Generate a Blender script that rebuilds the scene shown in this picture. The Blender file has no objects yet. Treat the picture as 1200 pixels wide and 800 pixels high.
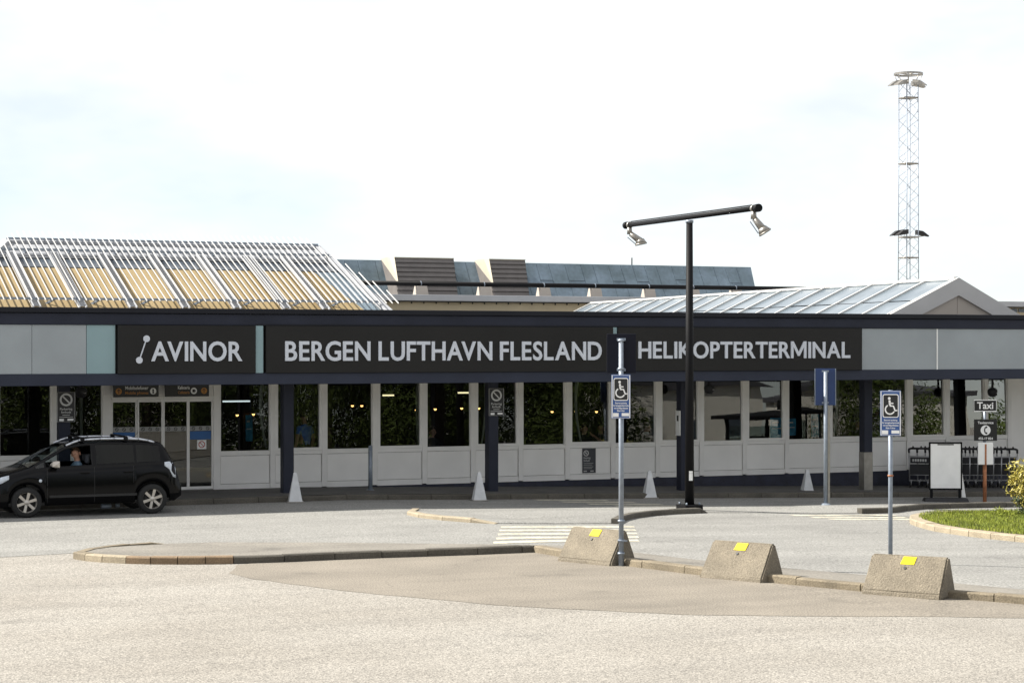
import bpy, bmesh, math, random
from mathutils import Vector, Matrix

random.seed(7)
R = math.radians
scene = bpy.context.scene
COL = scene.collection

# ------------------------------------------------------------------ camera
F_PX = 2400.0                                  # focal length in pixels of a 1200 px wide picture
TH = math.atan(2400 / 5400.0)                  # the facade recedes to the right by this angle
CT, ST = math.cos(TH), math.sin(TH)
EYE = 3.3
CAMX, CAMY = 6.8 * CT - 48 * ST, -6.8 * ST - 48 * CT
cd = bpy.data.cameras.new('camera')
cam = bpy.data.objects.new('camera', cd)
COL.objects.link(cam)
cam.location = (CAMX, CAMY, EYE)
cam.rotation_euler = (R(90), 0, -TH)
cd.sensor_fit = 'HORIZONTAL'
cd.sensor_width = 36.0
cd.lens = 36.0 * F_PX / 1200.0
cd.shift_y = 8 / 1200.0
cd.clip_end = 3000
scene.camera = cam

# ------------------------------------------------------------------ light
SUN_EL = R(42)
TO_SUN = Vector((-math.cos(R(30)) * math.cos(SUN_EL), math.sin(R(30)) * math.cos(SUN_EL), math.sin(SUN_EL)))
world = bpy.data.worlds.new('World')
scene.world = world
world.use_nodes = True
wn = world.node_tree.nodes
wl = world.node_tree.links
for n in list(wn):
    wn.remove(n)
w_out = wn.new('ShaderNodeOutputWorld')
w_bg = wn.new('ShaderNodeBackground')
w_bg.inputs['Strength'].default_value = 0.062
sky = wn.new('ShaderNodeTexSky')
sky.sky_type = 'NISHITA'
sky.sun_disc = False
sky.sun_elevation = SUN_EL
sky.sun_rotation = R(-60)
sky.air_density = 0.7
sky.dust_density = 0.1
sky.ozone_density = 2.0
tc = wn.new('ShaderNodeTexCoord')
mp = wn.new('ShaderNodeMapping')
mp.inputs['Scale'].default_value = (1.0, 1.0, 2.6)
nz = wn.new('ShaderNodeTexNoise')
nz.inputs['Scale'].default_value = 1.9
nz.inputs['Detail'].default_value = 6
nz.inputs['Roughness'].default_value = 0.58
rmp = wn.new('ShaderNodeValToRGB')
rmp.color_ramp.elements[0].position = 0.30
rmp.color_ramp.elements[0].color = (0.22, 0.22, 0.22, 1)
rmp.color_ramp.elements[1].position = 0.62
rmp.color_ramp.elements[1].color = (0.88, 0.88, 0.88, 1)
cl = wn.new('ShaderNodeMixRGB')
cl.inputs['Color2'].default_value = (9.9, 9.8, 9.55, 1)     # thin bright cloud veil
wl.new(tc.outputs['Generated'], mp.inputs['Vector'])
wl.new(mp.outputs['Vector'], nz.inputs['Vector'])
wl.new(nz.outputs['Fac'], rmp.inputs['Fac'])
wl.new(rmp.outputs['Color'], cl.inputs['Fac'])
wl.new(sky.outputs['Color'], cl.inputs['Color1'])
wl.new(cl.outputs['Color'], w_bg.inputs['Color'])
wl.new(w_bg.outputs['Background'], w_out.inputs['Surface'])

sd = bpy.data.lights.new('sun', 'SUN')
sd.energy = 5.0
sd.angle = R(0.6)
sd.color = (1.0, 0.95, 0.86)
sun = bpy.data.objects.new('sun', sd)
COL.objects.link(sun)
sun.location = (-40, 20, 60)
sun.rotation_euler = (-TO_SUN).to_track_quat('-Z', 'Y').to_euler()

vs = scene.view_settings
vs.view_transform = 'Standard'
vs.look = 'None'
vs.gamma = 1.0
vs.exposure = 1.1
vs.use_curve_mapping = False
scene.render.engine = 'CYCLES'
scene.cycles.max_bounces = 8
scene.cycles.transparent_max_bounces = 12

# ------------------------------------------------------------------ survey helpers (photo points -> places on known planes)
def road_z(X):
    return -0.13 - 0.025 * max(0.0, min(X, 45.0) - 2.0)

def ray(x, y):
    a = (x - 600) / F_PX
    return Vector((a * CT + ST, -a * ST + CT, (408 - y) / F_PX))

def sv(x, y, Y):
    d = ray(x, y)
    t = (Y - CAMY) / d.y
    return Vector((CAMX + d.x * t, Y, EYE + d.z * t))

def sx(x, Y):
    return sv(x, 400, Y).x

# ------------------------------------------------------------------ materials
def lin(c):
    return tuple((v / 12.92 if v <= 0.04045 else ((v + 0.055) / 1.055) ** 2.4) for v in c)

def mat(name, col, rough=0.6, metal=0.0, var=0.10, scale=3.0, bump=0.0, bscale=60.0, coat=0.0, spec=None, var2=0.0, scale2=40.0, hue=None, streak=0.0):
    m = bpy.data.materials.new(name)
    m.use_nodes = True
    nt = m.node_tree
    b = nt.nodes['Principled BSDF']
    b.inputs['Roughness'].default_value = rough
    b.inputs['Metallic'].default_value = metal
    if coat:
        b.inputs['Coat Weight'].default_value = coat
        b.inputs['Coat Roughness'].default_value = 0.05
    if spec is not None:
        b.inputs['Specular IOR Level'].default_value = spec
    t = nt.nodes.new('ShaderNodeTexCoord')
    geo = nt.nodes.new('ShaderNodeNewGeometry')
    n1 = nt.nodes.new('ShaderNodeTexNoise')
    n1.inputs['Scale'].default_value = scale
    n1.inputs['Detail'].default_value = 5
    nt.links.new(geo.outputs['Position'], n1.inputs['Vector'])
    mx = nt.nodes.new('ShaderNodeMixRGB')
    h2 = hue or col
    mx.inputs['Color1'].default_value = tuple(max(0, v * (1 - var)) for v in col) + (1,)
    mx.inputs['Color2'].default_value = tuple(min(1, v * (1 + var)) for v in h2) + (1,)
    rp = nt.nodes.new('ShaderNodeMapRange')
    rp.inputs['From Min'].default_value = 0.3
    rp.inputs['From Max'].default_value = 0.7
    nt.links.new(n1.outputs['Fac'], rp.inputs['Value'])
    nt.links.new(rp.outputs['Result'], mx.inputs['Fac'])
    last = mx.outputs['Color']
    if var2:
        n2 = nt.nodes.new('ShaderNodeTexNoise')
        n2.inputs['Scale'].default_value = scale2
        n2.inputs['Detail'].default_value = 3
        nt.links.new(geo.outputs['Position'], n2.inputs['Vector'])
        r2 = nt.nodes.new('ShaderNodeMapRange')
        r2.inputs['From Min'].default_value = 0.3
        r2.inputs['From Max'].default_value = 0.7
        r2.inputs['To Min'].default_value = 1 - var2
        r2.inputs['To Max'].default_value = 1 + var2
        nt.links.new(n2.outputs['Fac'], r2.inputs['Value'])
        mu = nt.nodes.new('ShaderNodeMixRGB')
        mu.blend_type = 'MULTIPLY'
        mu.inputs['Fac'].default_value = 1
        nt.links.new(last, mu.inputs['Color1'])
        nt.links.new(r2.outputs['Result'], mu.inputs['Color2'])
        last = mu.outputs['Color']
    if streak:
        # tyre-worn lanes and a few old spills: long faint darker marks
        mpn = nt.nodes.new('ShaderNodeMapping')
        mpn.inputs['Rotation'].default_value = (0, 0, R(14))
        mpn.inputs['Scale'].default_value = (0.10, 0.9, 1.0)
        nt.links.new(geo.outputs['Position'], mpn.inputs['Vector'])
        n4 = nt.nodes.new('ShaderNodeTexNoise')
        n4.inputs['Scale'].default_value = 1.3
        n4.inputs['Detail'].default_value = 6
        n4.inputs['Roughness'].default_value = 0.65
        nt.links.new(mpn.outputs['Vector'], n4.inputs['Vector'])
        r4 = nt.nodes.new('ShaderNodeMapRange')
        r4.inputs['From Min'].default_value = 0.34
        r4.inputs['From Max'].default_value = 0.56
        r4.inputs['To Min'].default_value = 1 - streak
        r4.inputs['To Max'].default_value = 1.0
        nt.links.new(n4.outputs['Fac'], r4.inputs['Value'])
        n5 = nt.nodes.new('ShaderNodeTexNoise')
        n5.inputs['Scale'].default_value = 1.1
        n5.inputs['Detail'].default_value = 5
        nt.links.new(geo.outputs['Position'], n5.inputs['Vector'])
        r5 = nt.nodes.new('ShaderNodeMapRange')
        r5.inputs['From Min'].default_value = 0.27
        r5.inputs['From Max'].default_value = 0.36
        r5.inputs['To Min'].default_value = 1 - streak * 1.3
        r5.inputs['To Max'].default_value = 1.0
        nt.links.new(n5.outputs['Fac'], r5.inputs['Value'])
        vor = nt.nodes.new('ShaderNodeTexVoronoi')
        vor.feature = 'DISTANCE_TO_EDGE'
        vor.inputs['Scale'].default_value = 0.16
        wob = nt.nodes.new('ShaderNodeVectorMath')
        wob.operation = 'ADD'
        n6 = nt.nodes.new('ShaderNodeTexNoise')
        n6.inputs['Scale'].default_value = 0.9
        n6.inputs['Detail'].default_value = 5
        nt.links.new(geo.outputs['Position'], n6.inputs['Vector'])
        nt.links.new(geo.outputs['Position'], wob.inputs[0])
        nt.links.new(n6.outputs['Color'], wob.inputs[1])
        nt.links.new(wob.outputs[0], vor.inputs['Vector'])
        r6 = nt.nodes.new('ShaderNodeMapRange')
        r6.inputs['From Min'].default_value = 0.0012
        r6.inputs['From Max'].default_value = 0.0035
        r6.inputs['To Min'].default_value = 0.86
        r6.inputs['To Max'].default_value = 1.0
        nt.links.new(vor.outputs['Distance'], r6.inputs['Value'])
        for rr in (r4, r5, r6):
            mu = nt.nodes.new('ShaderNodeMixRGB')
            mu.blend_type = 'MULTIPLY'
            mu.inputs['Fac'].default_value = 1
            nt.links.new(last, mu.inputs['Color1'])
            nt.links.new(rr.outputs['Result'], mu.inputs['Color2'])
            last = mu.outputs['Color']
    nt.links.new(last, b.inputs['Base Color'])
    if bump:
        n3 = nt.nodes.new('ShaderNodeTexNoise')
        n3.inputs['Scale'].default_value = bscale
        n3.inputs['Detail'].default_value = 4
        nt.links.new(geo.outputs['Position'], n3.inputs['Vector'])
        bp = nt.nodes.new('ShaderNodeBump')
        bp.inputs['Strength'].default_value = bump
        bp.inputs['Distance'].default_value = 0.02
        nt.links.new(n3.outputs['Fac'], bp.inputs['Height'])
        nt.links.new(bp.outputs['Normal'], b.inputs['Normal'])
    return m

def glass_mat(name, tint=(0.55, 0.6, 0.58), ior=1.55, wave=0.0, boost=1.0, wscale=1.2):
    m = bpy.data.materials.new(name)
    m.use_nodes = True
    nt = m.node_tree
    nt.nodes.clear()
    o = nt.nodes.new('ShaderNodeOutputMaterial')
    tr = nt.nodes.new('ShaderNodeBsdfTransparent')
    tr.inputs['Color'].default_value = tint + (1,)
    gl = nt.nodes.new('ShaderNodeBsdfGlossy')
    gl.inputs['Roughness'].default_value = 0.0
    gl.inputs['Color'].default_value = (0.95, 0.97, 0.96, 1)
    fr = nt.nodes.new('ShaderNodeFresnel')
    fr.inputs['IOR'].default_value = ior
    ml = nt.nodes.new('ShaderNodeMath')
    ml.operation = 'MULTIPLY'
    ml.use_clamp = True
    ml.inputs[1].default_value = boost
    mx = nt.nodes.new('ShaderNodeMixShader')
    nt.links.new(fr.outputs['Fac'], ml.inputs[0])
    nt.links.new(ml.outputs[0], mx.inputs['Fac'])
    nt.links.new(tr.outputs[0], mx.inputs[1])
    nt.links.new(gl.outputs[0], mx.inputs[2])
    nt.links.new(mx.outputs[0], o.inputs['Surface'])
    if wave:
        geo = nt.nodes.new('ShaderNodeNewGeometry')
        n3 = nt.nodes.new('ShaderNodeTexNoise')
        n3.inputs['Scale'].default_value = wscale
        n3.inputs['Detail'].default_value = 1
        nt.links.new(geo.outputs['Position'], n3.inputs['Vector'])
        bp = nt.nodes.new('ShaderNodeBump')
        bp.inputs['Strength'].default_value = wave
        bp.inputs['Distance'].default_value = 0.03
        nt.links.new(n3.outputs['Fac'], bp.inputs['Height'])
        nt.links.new(bp.outputs['Normal'], gl.inputs['Normal'])
        nt.links.new(bp.outputs['Normal'], fr.inputs['Normal'])
    return m

def emit_mat(name, col, s):
    m = bpy.data.materials.new(name)
    m.use_nodes = True
    b = m.node_tree.nodes['Principled BSDF']
    b.inputs['Base Color'].default_value = col + (1,)
    b.inputs['Emission Color'].default_value = col + (1,)
    b.inputs['Emission Strength'].default_value = s
    return m

M = {}
M['asphalt'] = mat('worn pale asphalt', (0.245, 0.226, 0.197), 0.92, var=0.07, scale=0.35, var2=0.62, scale2=50, bump=0.6, bscale=48, hue=(0.250, 0.235, 0.210), streak=0.12)
M['road'] = mat('grey road asphalt', (0.213, 0.21, 0.197), 0.9, var=0.09, scale=0.5, var2=0.5, scale2=30, bump=0.4, bscale=44, streak=0.16)
M['patch'] = mat('trodden brown asphalt', (0.190, 0.168, 0.137), 0.92, var=0.10, scale=0.9, var2=0.5, scale2=40, bump=0.4, bscale=40, streak=0.14)
M['island'] = mat('grey island asphalt', (0.19, 0.176, 0.152), 0.92, var=0.14, scale=1.1, var2=0.32, scale2=28, bump=0.4, bscale=30, streak=0.2)
M['island_pink'] = mat('pinkish island asphalt', (0.29, 0.25, 0.21), 0.92, var=0.16, scale=1.3, var2=0.36, scale2=26, bump=0.4, bscale=30)
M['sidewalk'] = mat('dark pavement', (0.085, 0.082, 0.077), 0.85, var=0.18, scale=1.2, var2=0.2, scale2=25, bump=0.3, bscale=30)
M['kerb'] = mat('granite kerb', (0.175, 0.145, 0.10), 0.85, var=0.25, scale=2.2, var2=0.25, scale2=45, bump=0.5, bscale=40)
M['kerb_dark_shade'] = mat('dark and shade-painted kerb', (0.082, 0.074, 0.060), 0.85, var=0.25, scale=2, var2=0.25, scale2=40, bump=0.4, bscale=40)  # dark pavement kerb; on the islands, shade put into the stone colour
M['kerb_pale'] = mat('pale granite kerb', (0.29, 0.245, 0.175), 0.85, var=0.16, scale=3, var2=0.2, scale2=45, bump=0.5, bscale=40)
M['kerb_brown'] = mat('brown granite kerb', (0.20, 0.14, 0.085), 0.85, var=0.18, scale=3, var2=0.2, scale2=45, bump=0.5, bscale=40)
M['paint'] = mat('worn road paint', (0.43, 0.405, 0.325), 0.75, var=0.25, scale=2.5, var2=0.35, scale2=14)
M['concrete'] = mat('rough concrete', (0.175, 0.150, 0.112), 0.9, var=0.16, scale=4, var2=0.28, scale2=48, bump=0.8, bscale=45)
M['yellow'] = mat('yellow reflective plate', (0.78, 0.62, 0.004), 0.6, var=0.04, spec=0.2)
M['navy'] = mat('navy painted steel', (0.020, 0.023, 0.037), 0.5, var=0.15, scale=1.2, spec=0.2)
M['navy_low'] = mat('navy lower beam', (0.028, 0.033, 0.052), 0.5, var=0.12, scale=1.2, spec=0.2)
M['navy_cap'] = mat('dark coping', (0.011, 0.012, 0.017), 0.5, var=0.12, scale=1, spec=0.2)
M['plinth'] = mat('navy plinth with worn paint', (0.016, 0.018, 0.036), 0.6, var=0.35, scale=4, var2=0.2, scale2=20)
M['signboard'] = mat('charcoal sign board', (0.0160, 0.0155, 0.0150), 0.5, var=0.1, scale=0.8, spec=0.2)
M['letter'] = mat('pale grey letters', (0.56, 0.59, 0.65), 0.5, var=0.04)
M['panel_grey'] = mat('grey glass cladding', (0.295, 0.325, 0.345), 0.3, var=0.09, scale=0.8)
M['panel_teal'] = mat('teal glass cladding', (0.24, 0.345, 0.37), 0.25, var=0.06, scale=0.9)
M['frame'] = mat('off white window frame', (0.80, 0.785, 0.76), 0.5, var=0.06, scale=2.0)
M['spandrel'] = mat('off white spandrel panel', (0.84, 0.825, 0.80), 0.55, var=0.05, scale=1.3)
M['steel'] = mat('brushed steel', (0.30, 0.285, 0.26), 0.38, metal=0.75, var=0.12, scale=8)
M['galv'] = mat('galvanised steel', (0.23, 0.265, 0.315), 0.45, metal=0.3, var=0.14, scale=14)
M['black'] = mat('black painted steel', (0.005, 0.005, 0.006), 0.6, var=0.15, scale=3, spec=0.15)
M['black_matt'] = mat('black matt plastic', (0.012, 0.012, 0.014), 0.65, var=0.15, scale=6)
M['white'] = mat('white paint', (0.82, 0.82, 0.80), 0.45, var=0.05, scale=4)
M['white_bar'] = mat('white aluminium bars', (0.55, 0.545, 0.53), 0.4, var=0.04, scale=4)
M['pyramid'] = mat('pale concrete marker', (0.56, 0.57, 0.58), 0.7, var=0.1, scale=6, bump=0.2)
M['blue'] = mat('blue sign face', (0.030, 0.085, 0.26), 0.4, var=0.05)
M['blue_back'] = mat('blue sign back', (0.012, 0.035, 0.12), 0.45, var=0.12, scale=3)
M['dark_back'] = mat('dark sign back', (0.004, 0.005, 0.012), 0.6, var=0.1, spec=0.2)
M['sign_black'] = mat('black sign face', (0.008, 0.008, 0.009), 0.4, var=0.08)
M['sign_white'] = mat('white sign print', (0.80, 0.80, 0.79), 0.45, var=0.03)
M['sign_grey'] = mat('grey sign print', (0.48, 0.48, 0.47), 0.5, var=0.03)
M['amber'] = mat('amber print', (0.42, 0.18, 0.03), 0.5, var=0.04)
M['blind'] = mat('yellow ochre roof boards', (0.27, 0.195, 0.088), 0.7, var=0.12, scale=0.7, hue=(0.27, 0.205, 0.105))
M['roof_dark'] = mat('dark roof glazing', (0.06, 0.075, 0.095), 0.2, var=0.2, scale=2)
M['roof_grey'] = mat('grey metal roof band', (0.27, 0.28, 0.30), 0.5, var=0.1, scale=1.5)
M['roof_light'] = mat('light roof edge', (0.36, 0.37, 0.39), 0.5, var=0.08, scale=1.5)
M['copper'] = mat('blue grey standing seam metal', (0.115, 0.165, 0.19), 0.45, var=0.25, scale=0.8, hue=(0.14, 0.185, 0.23), var2=0.12, scale2=6)
M['slat'] = mat('brown grey vent slats', (0.135, 0.122, 0.115), 0.6, var=0.1, scale=3)
M['cream'] = mat('cream panel', (0.48, 0.44, 0.35), 0.6, var=0.05, scale=2)
M['beige_wall'] = mat('beige wall', (0.40, 0.34, 0.23), 0.7, var=0.06, scale=1.2)
M['gable'] = mat('light grey metal gable trim', (0.42, 0.415, 0.41), 0.45, var=0.05, scale=1.5)
M['gable_in'] = mat('beige gable cladding', (0.36, 0.32, 0.28), 0.6, var=0.05, scale=1.5)
M['bitumen'] = mat('roof felt', (0.075, 0.075, 0.08), 0.9, var=0.2, scale=1.5)
M['carpaint'] = mat('black car paint', (0.0024, 0.0024, 0.0030), 0.14, var=0.05, spec=0.18)
M['trim'] = mat('dark trim', (0.010, 0.010, 0.010), 0.6, var=0.1)
M['tyre'] = mat('tyre rubber', (0.012, 0.012, 0.012), 0.85, var=0.15, scale=12)
M['rim'] = mat('silver alloy', (0.50, 0.47, 0.43), 0.35, metal=0.6, var=0.06)
M['rail'] = mat('silver roof rail', (0.55, 0.57, 0.62), 0.3, metal=0.7, var=0.05)
M['lampglass'] = mat('clear lamp lens', (0.55, 0.60, 0.66), 0.12, var=0.2, scale=16)
M['lampred'] = mat('red lamp lens', (0.25, 0.02, 0.02), 0.2, var=0.1, scale=10)
M['seat'] = mat('grey seat cloth', (0.05, 0.055, 0.065), 0.85, var=0.15)
M['skin'] = mat('skin', (0.46, 0.25, 0.17), 0.6, var=0.08, scale=9)
M['hair'] = mat('short brown hair', (0.06, 0.035, 0.02), 0.7, var=0.2, scale=30)
M['shirt_blue'] = mat('blue cloth', (0.03, 0.13, 0.55), 0.8, var=0.15, scale=10)
M['shirt_grey'] = mat('slate blue cloth', (0.10, 0.16, 0.22), 0.8, var=0.15, scale=10)
M['shirt_black'] = mat('black cloth', (0.012, 0.012, 0.014), 0.85, var=0.15, scale=10)
M['collar'] = mat('white collar', (0.7, 0.7, 0.7), 0.8)
M['trousers'] = mat('dark trousers', (0.02, 0.022, 0.03), 0.85)
M['rust'] = mat('rusty orange post', (0.34, 0.13, 0.055), 0.65, var=0.3, scale=9, var2=0.2)
M['trolley'] = mat('trolley steel', (0.42, 0.42, 0.43), 0.35, metal=0.5, var=0.1, scale=10)
M['grass'] = mat('grass', (0.135, 0.19, 0.014), 0.8, var=0.3, scale=3, hue=(0.20, 0.23, 0.02))
M['leaf'] = mat('yellow green leaves', (0.20, 0.21, 0.034), 0.5, var=0.3, scale=7, hue=(0.42, 0.35, 0.075))
M['leaf_dark'] = mat('dark green leaves', (0.035, 0.06, 0.016), 0.5, var=0.4, scale=3)
M['leaf_tree'] = mat('tree leaves', (0.045, 0.075, 0.018), 0.55, var=0.5, scale=0.6, hue=(0.075, 0.10, 0.025), spec=0.15)
M['bark'] = mat('bark', (0.07, 0.05, 0.035), 0.9, var=0.3, scale=5)
M['soil'] = mat('soil', (0.07, 0.055, 0.035), 0.95, var=0.3, scale=4)
M['floor'] = mat('interior floor', (0.10, 0.085, 0.07), 0.4, var=0.1)
M['interior'] = mat('interior wall', (0.11, 0.10, 0.09), 0.8, var=0.25, scale=0.6)
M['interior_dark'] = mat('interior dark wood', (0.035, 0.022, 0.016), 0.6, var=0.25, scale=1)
M['poster'] = mat('blue poster', (0.02, 0.22, 0.50), 0.5, var=0.5, scale=4, hue=(0.06, 0.38, 0.62))
M['reflection_strip'] = mat('pale curtain', (0.42, 0.42, 0.40), 0.85, var=0.1, scale=5)  # tone of the strips that imitate reflections in the panes
M['sticker'] = mat('grey frosted sticker', (0.30, 0.30, 0.29), 0.6)
M['sticker_blue'] = mat('blue door sticker', (0.015, 0.10, 0.30), 0.5)
M['red'] = mat('red print', (0.40, 0.05, 0.04), 0.5)
M['glass'] = glass_mat('window glass', (0.56, 0.60, 0.58), 1.52, wave=0.018, boost=1.5, wscale=1.3)
M['carglass'] = glass_mat('car window glass', (0.55, 0.62, 0.62), 1.5, boost=1.2)
M['carglass_dark'] = glass_mat('tinted car glass', (0.06, 0.065, 0.07), 1.45, boost=0.6)
M['lamp_warm'] = emit_mat('warm lamp', (1.0, 0.55, 0.18), 2.2)
M['lamp_tube'] = emit_mat('fluorescent tube', (1.0, 0.85, 0.5), 0.9)
M['tube_white'] = emit_mat('white tube', (0.85, 0.95, 1.0), 0.6)
M['house'] = mat('pale render', (0.62, 0.60, 0.55), 0.8, var=0.06)
M['house_roof'] = mat('slate roof', (0.06, 0.06, 0.07), 0.8)

def skylight_mat():
    m = mat('skylight glass', (0.105, 0.14, 0.17), 0.2, var=0.16, scale=0.9, hue=(0.15, 0.175, 0.195), var2=0.08, scale2=3)
    m.node_tree.nodes['Principled BSDF'].inputs['Specular IOR Level'].default_value = 0.3
    return m
M['skyglass'] = skylight_mat()

# ------------------------------------------------------------------ mesh helpers
class MB:
    def __init__(self):
        self.v = []
        self.f = []
        self.smooth = []

    def add(self, vs_, fs_, sm=False):
        o = len(self.v)
        self.v += [tuple(p) for p in vs_]
        self.f += [tuple(i + o for i in f) for f in fs_]
        self.smooth += [sm] * len(fs_)

    def box(self, x0, x1, y0, y1, z0, z1, bev=0.0):
        if bev <= 0:
            vs_ = [(x, y, z) for z in (z0, z1) for y in (y0, y1) for x in (x0, x1)]
            self.add(vs_, [(0, 2, 3, 1), (4, 5, 7, 6), (0, 1, 5, 4), (2, 6, 7, 3), (0, 4, 6, 2), (1, 3, 7, 5)])
            return self
        b = bev
        vs_ = []
        for x, s in ((x0, 1), (x1, -1)):
            for y, t in ((y0, 1), (y1, -1)):
                for z, u in ((z0, 1), (z1, -1)):
                    vs_ += [(x, y + t * b, z + u * b), (x + s * b, y, z + u * b), (x + s * b, y + t * b, z)]
        bm = bmesh.new()
        for p in vs_:
            bm.verts.new(p)
        bmesh.ops.convex_hull(bm, input=bm.verts)
        bm.verts.index_update()
        self.add([p.co[:] for p in bm.verts], [[q.index for q in f.verts] for f in bm.faces])
        bm.free()
        return self

    def hull(self, pts):
        bm = bmesh.new()
        for p in pts:
            bm.verts.new(p)
        r = bmesh.ops.convex_hull(bm, input=bm.verts)
        bm.verts.index_update()
        self.add([p.co[:] for p in bm.verts], [[q.index for q in f.verts] for f in bm.faces])
        bm.free()
        return self

    def tube(self, a, b, r, n=8, r2=None, caps=True, sm=True):
        a, b = Vector(a), Vector(b)
        d = (b - a).normalized()
        u = d.orthogonal().normalized()
        w = d.cross(u)
        r2 = r if r2 is None else r2
        vs_ = []
        for p, rr in ((a, r), (b, r2)):
            for i in range(n):
                t = 2 * math.pi * i / n
                vs_.append(p + (u * math.cos(t) + w * math.sin(t)) * rr)
        self.add(vs_, [(i, (i + 1) % n, n + (i + 1) % n, n + i) for i in range(n)], sm)
        if caps:
            self.add(vs_, [tuple(reversed(range(n))), tuple(range(n, 2 * n))])
        return self

    def path(self, pts, r, n=6):
        for a, b in zip(pts[:-1], pts[1:]):
            self.tube(a, b, r, n)
        return self

    def bar(self, a, b, w, h, up=(0, 0, 1)):
        a, b = Vector(a), Vector(b)
        d = (b - a).normalized()
        s = d.cross(Vector(up)).normalized()
        t = s.cross(d)
        vs_ = [p + s * i * w / 2 + t * j * h / 2 for p in (a, b) for j in (-1, 1) for i in (-1, 1)]
        self.add(vs_, [(0, 2, 3, 1), (4, 5, 7, 6), (0, 1, 5, 4), (2, 6, 7, 3), (0, 4, 6, 2), (1, 3, 7, 5)])
        return self

    def lathe(self, prof, c=(0, 0, 0), n=20, axis='z', sm=True):
        vs_ = []
        for r, h in prof:
            for i in range(n):
                t = 2 * math.pi * i / n
                p = (r * math.cos(t), r * math.sin(t), h)
                if axis == 'y':
                    p = (p[0], p[2], p[1])
                elif axis == 'x':
                    p = (p[2], p[0], p[1])
                vs_.append((p[0] + c[0], p[1] + c[1], p[2] + c[2]))
        m = len(prof)
        fs_ = [(j * n + i, j * n + (i + 1) % n, (j + 1) * n + (i + 1) % n, (j + 1) * n + i) for j in range(m - 1) for i in range(n)]
        self.add(vs_, fs_, sm)
        return self

    def prism(self, poly, axis, a, b):
        """extrude a 2D polygon along an axis: axis 'y': poly is (x,z); 'x': (y,z); 'z': (x,y)"""
        n = len(poly)
        def P(p, t):
            return {'y': (p[0], t, p[1]), 'x': (t, p[0], p[1]), 'z': (p[0], p[1], t)}[axis]
        vs_ = [P(p, a) for p in poly] + [P(p, b) for p in poly]
        self.add(vs_, [tuple(range(n)), tuple(reversed(range(n, 2 * n)))] + [(i, n + i, n + (i + 1) % n, (i + 1) % n) for i in range(n)])
        return self

    # flat prints on a sign whose face looks along -y: (u, v) in metres, y = depth
    def rect(self, u0, u1, v0, v1, y, t=0.0015):
        return self.box(u0, u1, y - t, y, v0, v1)

    def ribbon(self, pts, w, y, t=0.0015, closed=False):
        pts = [Vector(p) for p in pts]
        n = len(pts)
        L, Rr = [], []
        for i, p in enumerate(pts):
            if closed:
                d = pts[(i + 1) % n] - pts[i - 1]
            else:
                d = pts[min(i + 1, n - 1)] - pts[max(i - 1, 0)]
            d.normalize()
            nn = Vector((-d.y, d.x)) * w / 2
            L.append(p + nn)
            Rr.append(p - nn)
        vs_ = [(q.x, y - t, q.y) for q in L] + [(q.x, y - t, q.y) for q in Rr]
        m = n if closed else n - 1
        self.add(vs_, [(i, (i + 1) % n, n + (i + 1) % n, n + i) for i in range(m)])
        return self

    def disc(self, u, v, r, y, t=0.0015, n=24):
        self.add([(u + r * math.cos(2 * math.pi * i / n), y - t, v + r * math.sin(2 * math.pi * i / n)) for i in range(n)], [tuple(range(n))])
        return self

    def mesh(self, name):
        me = bpy.data.meshes.new(name)
        me.from_pydata(self.v, [], self.f)
        if any(self.smooth):
            me.polygons.foreach_set('use_smooth', self.smooth)
        me.update()
        bm = bmesh.new()
        bm.from_mesh(me)
        bmesh.ops.remove_doubles(bm, verts=bm.verts, dist=1e-5)
        bmesh.ops.recalc_face_normals(bm, faces=bm.faces)
        bm.to_mesh(me)
        bm.free()
        return me

    def build(self, name, m, parent=None, loc=None, rz=0.0):
        return link(name, self.mesh(name), m, parent, loc, rz)

def link(name, me, m, parent=None, loc=None, rz=0.0):
    o = bpy.data.objects.new(name, me)
    if m is not None and not me.materials:
        me.materials.append(M[m] if isinstance(m, str) else m)
    COL.objects.link(o)
    if parent is not None:
        o.parent = parent
    if loc is not None:
        o.location = loc
    if rz:
        o.rotation_euler = (0, 0, rz)
    return o

def tag(o, label=None, cat=None, group=None, kind=None):
    if label:
        o['label'] = label
    if cat:
        o['category'] = cat
    if group:
        o['group'] = group
    if kind:
        o['kind'] = kind
    return o

def thing(name, label, cat, loc=(0, 0, 0), rz=0.0, group=None):
    o = bpy.data.objects.new(name, None)
    o.empty_display_size = 0.2
    COL.objects.link(o)
    o.location = loc
    o.rotation_euler = (0, 0, rz)
    return tag(o, label, cat, group)

def copy_tree(o, parent=None):
    c = o.copy()
    COL.objects.link(c)
    c.parent = parent
    for ch in list(o.children):
        copy_tree(ch, c)
    return c

def glyphs(text, bold=0.0):
    cu = bpy.data.curves.new('t', 'FONT')
    cu.body = text
    cu.size = 1.0
    cu.offset = bold
    cu.fill_mode = 'FRONT'
    cu.resolution_u = 4
    ob = bpy.data.objects.new('t', cu)
    me = bpy.data.meshes.new_from_object(ob)
    vs_ = [v.co.copy() for v in me.vertices]
    fs_ = [tuple(p.vertices) for p in me.polygons]
    bpy.data.objects.remove(ob)
    bpy.data.curves.remove(cu)
    bpy.data.meshes.remove(me)
    return vs_, fs_

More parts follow.
